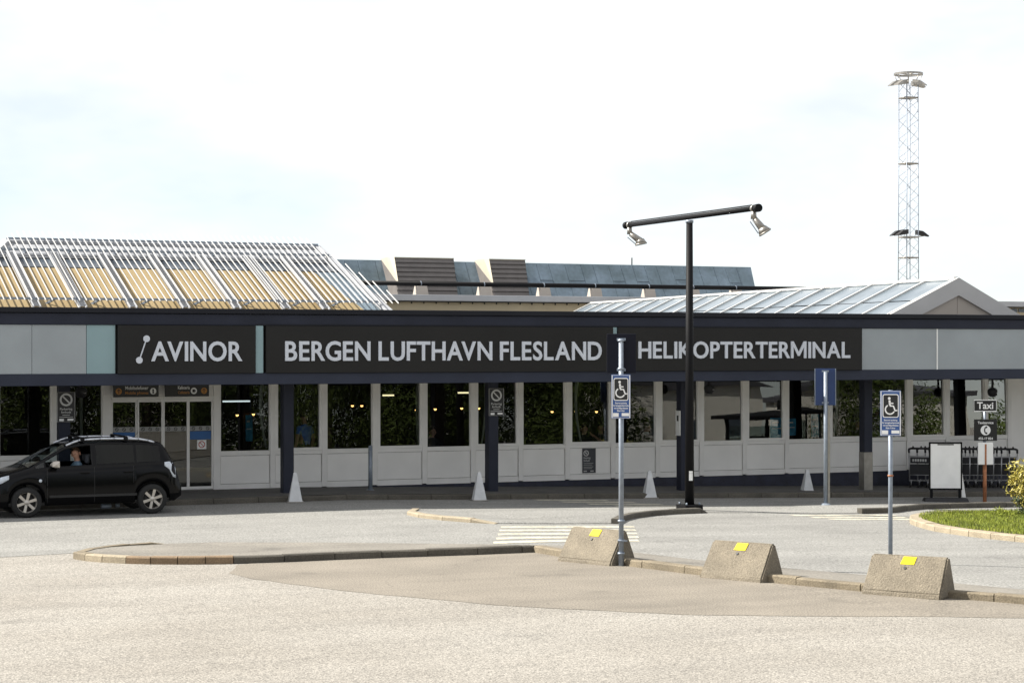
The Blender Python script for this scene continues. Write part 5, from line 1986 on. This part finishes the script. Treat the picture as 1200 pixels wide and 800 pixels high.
def poster(pxa, pxb, pya, pyb, Y, m_, lab):
    a, b = sv(pxa, pyb, Y), sv(pxb, pya, Y)
    o = thing('display_board', lab, 'display', (a.x, Y, a.z))
    w, h = b.x - a.x, b.z - a.z
    MB().box(0, w, 0, 0.03, 0, h, 0.004).build('panel', m_, o)
    MB().box(w * 0.15, w * 0.6, -0.003, -0.001, h * 0.72, h * 0.80).rect(w * 0.12, w * 0.8, h * 0.45, h * 0.49, -0.001).build('print', 'sign_white', o)
    for q in (0.05, w - 0.05):
        MB().tube((q, 0.015, -a.z), (q, 0.015, 0.0), 0.012, 6).build('leg', 'black', o)
poster(903, 919, 489, 513, 0.5, 'poster', 'blue display board inside behind the window left of the blue sign back')
poster(924, 933, 490, 510, 0.55, 'poster', 'narrow blue display board inside at the next window by the blue sign back')
poster(951, 960, 485, 512, 0.8, 'poster', 'slim blue display stand inside just left of the blue sign back')
poster(288, 296, 486, 517, 2.0, 'poster', 'tall slim blue display inside behind the window next to the doors')

def reflection_strip(px, wpx, lab, bend=0.10, Y=0.22):  # added strip behind the glass, shaped like a bent reflection of a pole
    x0 = sx(px, Y)
    w = sx(px + wpx, Y) - x0
    n = 12
    mb = MB()
    vs_ = []
    for i in range(n + 1):
        z = 0.93 + 1.6 * i / n
        t = i / n
        dx = -bend * math.sin(t * math.pi * 0.9) + bend * 0.9 * (1 - t)
        for q in range(5):
            u_ = q / 4
            vs_.append((x0 + dx + w * u_ * (0.55 + 0.45 * t), Y + 0.02 * math.sin(u_ * 7 + 1), z))
    mb.add(vs_, [(i * 5 + q, i * 5 + q + 1, (i + 1) * 5 + q + 1, (i + 1) * 5 + q) for i in range(n) for q in range(4)], True)
    o = mb.build('reflection_strip', 'reflection_strip')
    so = o.modifiers.new('thick', 'SOLIDIFY')
    so.thickness = 0.006
    tag(o, lab, 'reflection_strip', 'pale strips imitating reflections in the windows')
reflection_strip(307, 5, 'pale strip imitating a reflection in the window next to the doors', 0.10)
reflection_strip(488, 3.5, 'thin pale strip imitating a reflection at the right edge of the fourth window from the doors', 0.03)
reflection_strip(566, 4, 'pale strip imitating a reflection, partly hidden by the column with the no parking sign', -0.06)
reflection_strip(676, 4.5, 'pale strip imitating a reflection in the window above the wall notice', 0.10)
reflection_strip(978, 5, 'pale strip imitating a reflection between the blue sign back and the steel sleeved column', -0.06)
reflection_strip(94, 5, 'pale strip imitating a reflection behind the dome lamp left of the doors', 0.02)

# ------------------------------------------------------------------ car
def lerp_table(tab, x):
    if x <= tab[0][0]:
        return tab[0][1]
    for (a, b), (c, d) in zip(tab[:-1], tab[1:]):
        if x <= c:
            t = (x - a) / (c - a)
            return b + (d - b) * t
    return tab[-1][1]
def smooth_table(tab, x, e=0.05):
    return (lerp_table(tab, x - e) + 2 * lerp_table(tab, x) + lerp_table(tab, x + e)) / 4

car = thing('parked_car', 'black people carrier with silver roof rails standing at the sliding doors', 'car', (-6.38, -3.97, -0.126))
ZT = [(0.0, 0.50), (0.06, 0.66), (0.2, 0.76), (0.41, 0.87), (0.975, 1.035), (1.76, 1.455), (2.1, 1.515), (2.6, 1.535), (3.3, 1.515), (3.78, 1.48), (3.99, 1.10), (4.10, 0.88), (4.16, 0.60)]
BELT = [(0.0, 0.45), (0.4, 0.80), (0.98, 0.965), (1.4, 1.01), (3.8, 1.08), (4.0, 1.05), (4.16, 0.53)]
HW = [(0.0, 0.62), (0.12, 0.74), (0.35, 0.83), (0.9, 0.875), (2.2, 0.88), (3.5, 0.875), (3.95, 0.84), (4.16, 0.76)]
GT = [(0.9, 0.70), (1.75, 0.655), (2.4, 0.665), (3.4, 0.64), (3.8, 0.61), (4.16, 0.62)]
WH = ((0.95, 0.31), (3.53, 0.31))
def zbot(x):
    z = lerp_table([(0.0, 0.30), (0.1, 0.23), (0.5, 0.21), (1.3, 0.24), (3.1, 0.25), (4.0, 0.26), (4.16, 0.36)], x)
    for xc, zc in WH:
        d_ = abs(x - xc)
        if d_ < 0.365:
            z = max(z, zc + math.sqrt(0.365 ** 2 - d_ ** 2))
    return z
sts = sorted(set([round(0.05 * i, 3) for i in range(0, 83)] + [4.16, 0.985, 1.755, 1.335, 2.27, 2.375, 3.16, 3.215, 3.70, 3.80, 3.97] + [round(xc + 0.365 * math.cos(R(a)), 3) for xc, _ in WH for a in range(0, 181, 12)]))
def ring(x):
    zt_ = smooth_table(ZT, x, 0.04)
    bl = min(smooth_table(BELT, x, 0.05), zt_ - 0.045)
    hw = smooth_table(HW, x, 0.06)
    zb_ = min(zbot(x), bl - 0.03)
    gt = min(lerp_table(GT, x), hw * 0.93)
    pts = []
    for t, k in ((0, 0.965), (0.22, 0.99), (0.5, 1.0), (0.62, 0.985), (0.8, 0.982), (1.0, 0.945)):
        pts.append((hw * k, zb_ + (bl - zb_) * t))
    g_lo = (hw * 0.93, bl + 0.012)
    g_hi_z = max(zt_ - 0.085, bl + 0.02)
    fr_ = min(1.0, max(0.0, (g_hi_z - bl) / 0.40))
    g_hi_y = hw * 0.925 + (gt - hw * 0.925) * fr_
    pts.append(g_lo)
    pts.append((g_hi_y, g_hi_z))
    pts.append((g_hi_y - 0.05, max(zt_ - 0.028, g_hi_z + 0.006)))
    pts.append((g_hi_y * 0.5, zt_ - 0.004))
    pts.append((0.0, zt_))
    return pts
rings = [ring(x) for x in sts]
NL = len(rings[0])
groups = {}
def part_of(xm, lev):
    if lev == 6:
        if 1.12 < xm < 1.30:
            return 'quarter_window'
        if 1.335 < xm < 2.27:
            return 'front_window'
        if 2.375 < xm < 3.16:
            return 'rear_window'
        if 3.215 < xm < 3.70:
            return 'rear_quarter_window'
    if lev >= 8:
        if 0.985 < xm < 1.755:
            return 'windscreen'
        if 3.80 < xm < 3.97:
            return 'tail_window'
    return 'body'
for s in (-1, 1):
    for i in range(len(sts) - 1):
        xm = (sts[i] + sts[i + 1]) / 2
        for l in range(NL - 1):
            k = part_of(xm, l)
            if k in ('quarter_window', 'front_window', 'rear_window', 'rear_quarter_window'):
                k = (k, s)
            groups.setdefault(k, MB())
            a0, a1, b0, b1_ = rings[i][l], rings[i][l + 1], rings[i + 1][l], rings[i + 1][l + 1]
            q = [(sts[i], s * a0[0], a0[1]), (sts[i + 1], s * b0[0], b0[1]), (sts[i + 1], s * b1_[0], b1_[1]), (sts[i], s * a1[0], a1[1])]
            groups[k].add(q, [(0, 1, 2, 3)], True)
# nose and tail caps, floor
for i in (0, len(sts) - 1):
    r_ = rings[i]
    ptsr = [(sts[i], y, z) for y, z in r_] + [(sts[i], -y, z) for y, z in reversed(r_[:-1])]
    groups['body'].add(ptsr, [tuple(range(len(ptsr)))])
for k, mb in groups.items():
    nm = k if isinstance(k, str) else k[0]
    if nm == 'body':
        me = mb.mesh('body')
        bo = link('body', me, 'carpaint', car)
        so = bo.modifiers.new('thick', 'SOLIDIFY')
        so.thickness = 0.025
        so.offset = -1
        body = bo
    else:
        mm = 'carglass' if nm in ('front_window', 'windscreen', 'quarter_window') else 'carglass_dark'
        if k == ('front_window', -1):
            # the driver's window is wound most of the way down
            continue
        mb.build(nm, mm, car)
MB().box(0.2, 3.9, -0.78, 0.78, 0.24, 0.30).build('floor_pan', 'trim', car)
# wheel arch linings
for xc, zc in WH:
    for s in (-1, 1):
        ln = MB()
        n = 14
        for k in range(n):
            t0, t1 = math.pi * k / n, math.pi * (k + 1) / n
            a_ = (xc + 0.375 * math.cos(t0), zc + 0.375 * math.sin(t0))
            b_ = (xc + 0.375 * math.cos(t1), zc + 0.375 * math.sin(t1))
            ln.add([(a_[0], s * 0.83, a_[1]), (b_[0], s * 0.83, b_[1]), (b_[0], s * 0.55, b_[1]), (a_[0], s * 0.55, a_[1])], [(0, 1, 2, 3)], True)
        ln.add([(xc + 0.37 * math.cos(math.pi * k / n), s * 0.55, zc + 0.37 * math.sin(math.pi * k / n)) for k in range(n + 1)], [tuple(range(n + 1))])
        ln.build('arch_lining', 'trim', car)
# wheels
def wheel(xc, zc, s):
    t = MB().lathe([(0.205, -0.10), (0.27, -0.105), (0.298, -0.085), (0.308, -0.05), (0.310, 0.0), (0.308, 0.05), (0.298, 0.085), (0.27, 0.105), (0.205, 0.10)], (0, 0, 0), 32, 'y')
    w = t.build('wheel', 'tyre', car, (xc, s * 0.765, zc))
    rm = MB().lathe([(0.212, -0.10), (0.20, -0.085), (0.19, -0.04), (0.188, 0.06), (0.205, 0.10)], (0, 0, 0), 32, 'y')
    for k in range(6):
        a = 2 * math.pi * k / 6 + 0.3
        c_, s_ = math.cos(a), math.sin(a)
        pts = []
        for rr_, wd, yo in ((0.03, 0.024, -0.075), (0.12, 0.022, -0.082), (0.2, 0.030, -0.088)):
            for q in (-1, 1):
                for dy in (0, 0.025):
                    pts.append((c_ * rr_ - s_ * wd * q, yo + dy, s_ * rr_ + c_ * wd * q))
        rm.hull(pts)
    rm.lathe([(0.0, -0.092), (0.045, -0.09), (0.055, -0.07)], (0, 0, 0), 14, 'y')
    r = rm.build('rim', 'rim', w)
    MB().lathe([(0.0, -0.02), (0.17, -0.02), (0.185, 0.0)], (0, 0, 0), 24, 'y').build('brake_disc', 'trim', w)
    if s > 0:
        w.rotation_euler = (0, 0, math.pi)
for xc, zc in WH:
    for s in (-1, 1):
        wheel(xc, zc, s)
# roof rails with cross bars
def surf(x):
    r_ = ring(x)
    return r_[8]
for s in (-1, 1):
    pts = []
    for x in [1.78, 1.9, 2.05, 2.2, 2.5, 2.8, 3.1, 3.3, 3.5, 3.62]:
        y, z = surf(x)
        up = 0.06 if 1.95 < x < 3.45 else (0.035 if x in (1.9, 3.5) else 0.008)
        pts.append((x, s * (y - 0.0), z + up))
    MB().path(pts, 0.022, 8).build('roof_rail', 'rail', car)
for x in (2.12, 3.02):
    y, z = surf(x)
    MB().box(x - 0.03, x + 0.03, -y - 0.03, y + 0.03, z + 0.085, z + 0.115, 0.006).build('cross_bar', 'black', car)
    for s in (-1, 1):
        MB().box(x - 0.045, x + 0.045, s * y - 0.035, s * y + 0.035, z + 0.03, z + 0.10, 0.006).build('bar_clamp', 'black', car)
y, z = surf(3.3)
MB().tube((3.30, 0.1, z + 0.02), (3.46, 0.1, z + 0.17), 0.005, 5).build('aerial', 'black', car)
# door seams, handles, side moulding
def side_y(x, z):
    r_ = ring(x)
    for (y0_, z0_), (y1_, z1_) in zip(r_[:-1], r_[1:]):
        if z0_ <= z <= z1_:
            return y0_ + (y1_ - y0_) * (z - z0_) / max(1e-6, z1_ - z0_)
    return r_[0][0]
for s in (-1, 1):
    for xs_ in (1.36, 2.32, 3.13):
        sm_ = MB()
        zz = 0.30 if xs_ < 3 else 0.66
        while zz < 1.0:
            y0_, y1_ = side_y(xs_, zz), side_y(xs_, zz + 0.07)
            sm_.bar((xs_, s * (y0_ - 0.002), zz), (xs_, s * (y1_ - 0.002), zz + 0.07), 0.008, 0.008, (0, 1, 0))
            zz += 0.07
        sm_.build('door_seam', 'trim', car)
    for xh in (2.12, 3.02):
        yy = side_y(xh, 0.88)
        h_ = MB().box(xh - 0.10, xh + 0.10, min(s * (yy - 0.01), s * (yy + 0.03)), max(s * (yy - 0.01), s * (yy + 0.03)), 0.865, 0.905, 0.01)
        h_.build('door_handle', 'carpaint', car)
    mo = MB()
    x = 1.40
    while x < 3.05:
        y0_, y1_ = side_y(x, 0.42), side_y(x + 0.15, 0.42)
        mo.bar((x, s * (y0_ + 0.006), 0.42), (x + 0.15, s * (y1_ + 0.006), 0.42), 0.02, 0.05)
        x += 0.15
    mo.build('side_moulding', 'trim', car)
    yy = side_y(1.22, 0.76)
    MB().lathe([(0.0, -0.01), (0.03, -0.008), (0.034, 0.004)], (1.22, s * (yy + 0.004) if s > 0 else -(yy + 0.004), 0.745), 10, 'y').build('indicator', 'lampglass', car)
    # mirror
    mi = MB()
    ym = side_y(1.42, 1.0)
    cx_, cy_, cz_ = 1.50, s * (ym + 0.13), 1.075
    mi.hull([(cx_ + a * 0.07 * (0.6 if b * s < 0 and c > 0 else 1), cy_ + b * 0.10, cz_ + c * 0.062 * (1 if a > 0 else 0.7)) for a in (-1, 1) for b in (-1, 1) for c in (-1, 1)] +
            [(cx_ - 0.11, cy_, cz_), (cx_, cy_ + s * 0.125, cz_), (cx_, cy_, cz_ + 0.078), (cx_, cy_, cz_ - 0.075)])
    mir = mi.build('mirror', 'rim' if s < 0 else 'carpaint', car)
    MB().bar((1.47, s * (ym - 0.03), 1.015), (1.49, s * (ym + 0.10), 1.03), 0.06, 0.03).build('mirror_arm', 'trim', mir)
    # headlight, wrapping round the corner
    hl = MB()
    P_ = []
    for x, zlo, zhi in ((0.10, 0.60, 0.665), (0.28, 0.655, 0.765), (0.46, 0.71, 0.835), (0.60, 0.79, 0.865)):
        for zz in (zlo, zhi):
            yy = side_y(x, min(zz, ring(x)[5][1]))
            P_.append((x, s * (yy + 0.008), zz))
    hl.add(P_, [(0, 2, 3, 1), (2, 4, 5, 3), (4, 6, 7, 5)], True)
    ho = hl.build('headlight', 'lampglass', car)
    so = ho.modifiers.new('thick', 'SOLIDIFY')
    so.thickness = 0.02
    # tail light
    tl = MB()
    P_ = []
    for x, zlo, zhi in ((3.79, 0.99, 1.065), (3.89, 0.92, 1.075), (3.97, 0.76, 1.05), (4.035, 0.735, 0.93)):
        for zz in (zlo, zhi):
            yy = side_y(x, zz)
            P_.append((x, s * (yy + 0.010), zz))
    tl.add(P_, [(0, 2, 3, 1), (2, 4, 5, 3), (4, 6, 7, 5)], True)
    to = tl.build('tail_light', 'lampglass', car)
    so = to.modifiers.new('thick', 'SOLIDIFY')
    so.thickness = 0.02
MB().box(4.13, 4.19, -0.58, 0.58, 0.40, 0.54, 0.02).build('rear_bumper', 'carpaint', car)
MB().tube((2.55, -0.45, 0.16), (2.75, -0.45, 0.16), 0.05, 10).tube((2.85, -0.45, 0.17), (2.93, -0.45, 0.17), 0.04, 10).build('exhaust_silencer', 'galv', car)
# interior: seats, dash, steering wheel
for sy in (-0.38, 0.38):
    st_ = MB()
    st_.hull([(1.75 + a * 0.25, sy + b * 0.24, 0.42 + c * 0.10) for a in (-1, 1) for b in (-1, 1) for c in (-1, 1)])
    so_ = st_.build('seat', 'seat', car)
    bk = MB()
    bk.hull([(2.0 + dx, sy + b * w_, z_) for b in (-1, 1) for dx, w_, z_ in ((0.0, 0.24, 0.50), (0.14, 0.24, 0.50), (0.18, 0.22, 1.02), (0.27, 0.20, 1.02))])
    bk.build('backrest', 'seat', so_)
    hr = MB().box(2.22, 2.31, sy - 0.13, sy + 0.13, 1.05, 1.24, 0.03)
    hr.build('headrest', 'seat', so_)
rb = MB()
rb.hull([(2.95 + dx, b * 0.62, z_) for b in (-1, 1) for dx, z_ in ((0.0, 0.45), (0.15, 0.45), (0.2, 1.0), (0.28, 1.0))])
rb.build('rear_bench', 'seat', car)
ds = MB()
ds.hull([(x_, b * 0.72, z_) for b in (-1, 1) for x_, z_ in ((0.95, 0.55), (1.38, 0.55), (1.0, 0.93), (1.25, 0.97), (1.40, 0.90))])
ds.build('dashboard', 'trim', car)
sw = MB()
n = 18
c0 = Vector((1.52, -0.38, 0.93))
axs = Vector((-0.85, 0, -0.5)).normalized()
u1 = Vector((0, 1, 0))
u2 = axs.cross(u1)
for k in range(n):
    t0, t1 = 2 * math.pi * k / n, 2 * math.pi * (k + 1) / n
    sw.tube(c0 + (u1 * math.cos(t0) + u2 * math.sin(t0)) * 0.18, c0 + (u1 * math.cos(t1) + u2 * math.sin(t1)) * 0.18, 0.014, 6)
sw.tube(c0 - u1 * 0.17, c0 + u1 * 0.17, 0.018, 6)
sw.tube(c0, c0 + axs * 0.25, 0.03, 8)
sw.build('steering_wheel', 'trim', car)
wp = MB()
for a_, b_ in (((0.90, -0.25, 1.02), (1.10, 0.25, 1.09)), ((0.92, -0.62, 1.0), (1.06, -0.15, 1.075))):
    wp.tube(a_, b_, 0.010, 5)
wp.build('wiper', 'trim', car)

# driver, facing the front of the car (-x), head turned towards the open window
J = seated(zs=0.40, turn=0.9)
J.update(elL=(0.27, -0.16, 0.72), wrL=(0.14, -0.40, 0.80), handL=(0.10, -0.47, 0.84), elR=(-0.27, -0.16, 0.72), wrR=(-0.14, -0.40, 0.80), handR=(-0.10, -0.47, 0.84))
for k in ('anL', 'anR'):
    J[k] = (J[k][0], -0.62, 0.20)
for k in ('toeL', 'toeR'):
    J[k] = (J[k][0], -0.76, 0.22)
for k in ('chest', 'neckb', 'neck', 'head', 'shL', 'shR'):
    J[k] = (J[k][0], J[k][1] + 0.05, J[k][2] + 0.02)
person('driver in a slate blue top sitting in the black car', (-6.38 + 2.02, -3.97 - 0.38, -0.126 + 0.06), R(-90), J, 'shirt_grey')

# ------------------------------------------------------------------ plants
def leaf_cloud(mb, n, rx, ry, rz_, c, size, fill=0.45, asp=0.5, clumps=None):
    """leaf-shaped quads spread through a lumpy volume"""
    cl_ = clumps or [Vector((random.gauss(0, 0.45), random.gauss(0, 0.45), random.gauss(0, 0.45))) for _ in range(14)]
    for _ in range(n):
        k = random.choice(cl_)
        v = Vector((random.gauss(0, 1), random.gauss(0, 1), random.gauss(0, 1))).normalized() * (random.random() ** fill) * 0.48
        p = k + v
        p = Vector((c[0] + p.x * rx, c[1] + p.y * ry, c[2] + p.z * rz_))
        d_ = (v + Vector((random.gauss(0, 0.5), random.gauss(0, 0.5), random.gauss(0, 0.5) + 0.25))).normalized()
        s_ = d_.orthogonal().normalized()
        s_ = Matrix.Rotation(random.uniform(0, 6.28), 3, d_) @ s_
        t_ = d_.cross(s_).normalized()
        L_ = size * random.uniform(0.6, 1.3)
        mb.add([p - s_ * L_, p - t_ * L_ * asp * 0.5 + d_ * L_ * 0.1, p + s_ * L_, p + t_ * L_ * asp * 0.5 + d_ * L_ * 0.1], [(0, 1, 2, 3)])

# shrub on the grass island
random.seed(21)
bx_, by_ = sx(1212, -10.2), -10.2
bz = road_z(bx_) + 0.11
sh = thing('shrub', 'yellow green leafy shrub growing on the grass island', 'shrub', (bx_, by_, bz))
lf = MB()
cl_ = [Vector((random.uniform(-0.75, 0.75), random.uniform(-0.6, 0.6), random.uniform(-0.6, 0.75))) for _ in range(34)]
leaf_cloud(lf, 3600, 0.52, 0.55, 0.60, (0, 0, 0.62), 0.06, 0.4, 0.55, cl_)
lf.build('foliage', 'leaf', sh)
lf = MB()
leaf_cloud(lf, 700, 0.42, 0.45, 0.30, (-0.05, 0, 0.26), 0.045, 0.5, 0.55)
lf.build('lower_foliage', 'leaf_dark', sh)
stm = MB()
for k in range(9):
    a = random.uniform(0, 6.28)
    stm.path([(0.08 * math.cos(a), 0.08 * math.sin(a), -0.05), (0.2 * math.cos(a), 0.2 * math.sin(a), 0.35), (0.4 * math.cos(a), 0.4 * math.sin(a), 0.85)], 0.009, 5)
stm.build('stems', 'bark', sh)
# small weed at its foot
wx, wy = sx(1176, -10.8), -10.8
wd = thing('weed_plant', 'low bright green weed beside the shrub', 'plant', (wx, wy, road_z(wx) + 0.11))
lf = MB()
leaf_cloud(lf, 260, 0.20, 0.20, 0.14, (0, 0, 0.10), 0.04, 0.5, 0.45)
lf.build('leaves', 'grass', wd)
MB().path([(0, 0, -0.04), (0.02, 0, 0.1), (0.05, 0.02, 0.2)], 0.006, 5).build('stem', 'bark', wd)

# grass on the island
gp = [(x + 0.30, y + 0.08) for x, y in gb] + [(20, -18.5), (22, -14), (20, -9.6)]
def inside(x, y, pl):
    r_ = False
    j = len(pl) - 1
    for i in range(len(pl)):
        if (pl[i][1] > y) != (pl[j][1] > y) and x < (pl[j][0] - pl[i][0]) * (y - pl[i][1]) / (pl[j][1] - pl[i][1]) + pl[i][0]:
            r_ = not r_
        j = i
    return r_
vs_, fs_ = [], []
cnt = 0
while cnt < 52000:
    x, y = random.uniform(11, 18.5), random.uniform(-17.5, -9)
    if not inside(x, y, gp):
        continue
    cnt += 1
    z = road_z(x) + 0.108
    a = random.uniform(0, 6.28)
    h = random.uniform(0.035, 0.085) * (1.5 if random.random() < 0.05 else 1)
    w = random.uniform(0.004, 0.008)
    lx, ly = random.gauss(0, 0.022), random.gauss(0, 0.022)
    o_ = len(vs_)
    vs_ += [(x - w * math.cos(a), y - w * math.sin(a), z), (x + w * math.cos(a), y + w * math.sin(a), z), (x + lx, y + ly, z + h)]
    fs_.append((o_, o_ + 1, o_ + 2))
me = bpy.data.meshes.new('grass')
me.from_pydata(vs_, [], fs_)
go = link('grass', me, 'grass')
tag(go, 'short green grass covering the kerbed island on the right', 'grass', kind='stuff')

# ------------------------------------------------------------------ what the windows mirror: trees, a pale house, a shelter across the car park
random.seed(5)
def tree():
    o = thing('tree', '', 'tree', (0, 0, 0))
    tk = MB()
    tk.tube((0, 0, -0.2), (0.1, 0, 1.6), 0.17, 10, 0.13)
    tk.tube((0.1, 0, 1.6), (0.0, 0.1, 5.0), 0.13, 8, 0.05)
    for k in range(7):
        a = k * 2.4
        z = 1.3 + 0.45 * k
        tk.tube((0.05, 0.03, z), (1.5 * math.cos(a), 1.5 * math.sin(a), z + 1.3), 0.06, 6, 0.015)
    tk.build('trunk', 'bark', o)
    cr = MB()
    cl2 = [Vector((random.uniform(-0.8, 0.8), random.uniform(-0.8, 0.8), random.uniform(-0.85, 0.8))) for _ in range(30)]
    leaf_cloud(cr, 15000, 2.3, 2.3, 3.0, (0, 0, 2.7), 0.105, 0.45, 0.6, cl2)
    cr.build('crown', 'leaf_tree', o)
    return o
t0 = tree()
TG = 'trees across the car park mirrored in the windows'
spots = []
x = -4.0
while x < 104:
    if not (43 < x < 59.5 or 64 < x < 74):
        spots.append((x + random.uniform(-0.6, 0.6), -66 + random.uniform(-5, 3), random.uniform(1.25, 1.8)))
    x += 3.1
for i, (x, y, s) in enumerate(spots):
    o = t0 if i == 0 else copy_tree(t0)
    o.location = (x, y, road_z(x))
    o.rotation_euler = (0, 0, random.uniform(0, 6.28))
    o.scale = (s, s, s * random.uniform(0.85, 1.2))
    tag(o, 'green tree in the row mirrored in the terminal windows', 'tree', TG)
hs = thing('pale_house', 'pale rendered house across the car park mirrored in a window', 'house', (46, -82, road_z(45)))
MB().box(0, 13, 0, 8, -0.3, 5.2).build('wall', 'house', hs)
rf = MB().prism([(-0.5, 5.2), (13.5, 5.2), (6.5, 8.2)], 'y', -0.4, 8.4)
rf.build('roof', 'house_roof', hs)
for k in range(4):
    w = MB().box(1 + 3 * k, 2.3 + 3 * k, 8.0, 8.03, 1.8, 3.2).build('window', 'roof_dark', hs)
    MB().box(0.9 + 3 * k, 2.4 + 3 * k, 8.0, 8.06, 1.68, 1.79).build('sill', 'white', w)
hs2 = thing('white_shed', 'long white shed across the car park mirrored in the end windows', 'shed', (64, -82, road_z(45)))
MB().box(0, 12, 0, 8, -0.3, 4.4).build('wall', 'house', hs2)
MB().hull([(x_, y_, z_) for x_ in (-0.4, 12.4) for y_ in (-0.4, 8.4) for z_ in (4.4, 4.7)] + [(6, 4, 5.6)]).build('roof', 'house_roof', hs2)
MB().box(2, 5, 8.0, 8.05, 0, 3).build('gate', 'roof_grey', hs2)
shl = thing('bus_shelter', 'dark roofed glass bus shelter across the road mirrored in a window', 'shelter', (29, -27, road_z(29)))
MB().hull([(x_, y_, z_) for x_ in (-0.3, 4.3) for y_ in (-0.3, 1.7) for z_ in (2.35, 2.5)] + [(2, 0.7, 2.75)]).build('roof', 'black', shl)
for x_ in (0.05, 2.0, 3.95):
    for y_ in (0.05, 1.4):
        MB().box(x_ - 0.04, x_ + 0.04, y_ - 0.04, y_ + 0.04, 0, 2.35).build('post', 'black', shl)
for a in (0.1, 2.05):
    MB().box(a, a + 1.85, 0.04, 0.06, 0.3, 2.1).build('pane', 'carglass', shl)
MB().box(0.4, 3.6, 0.2, 0.55, 0.42, 0.47).build('bench', 'interior_dark', shl)
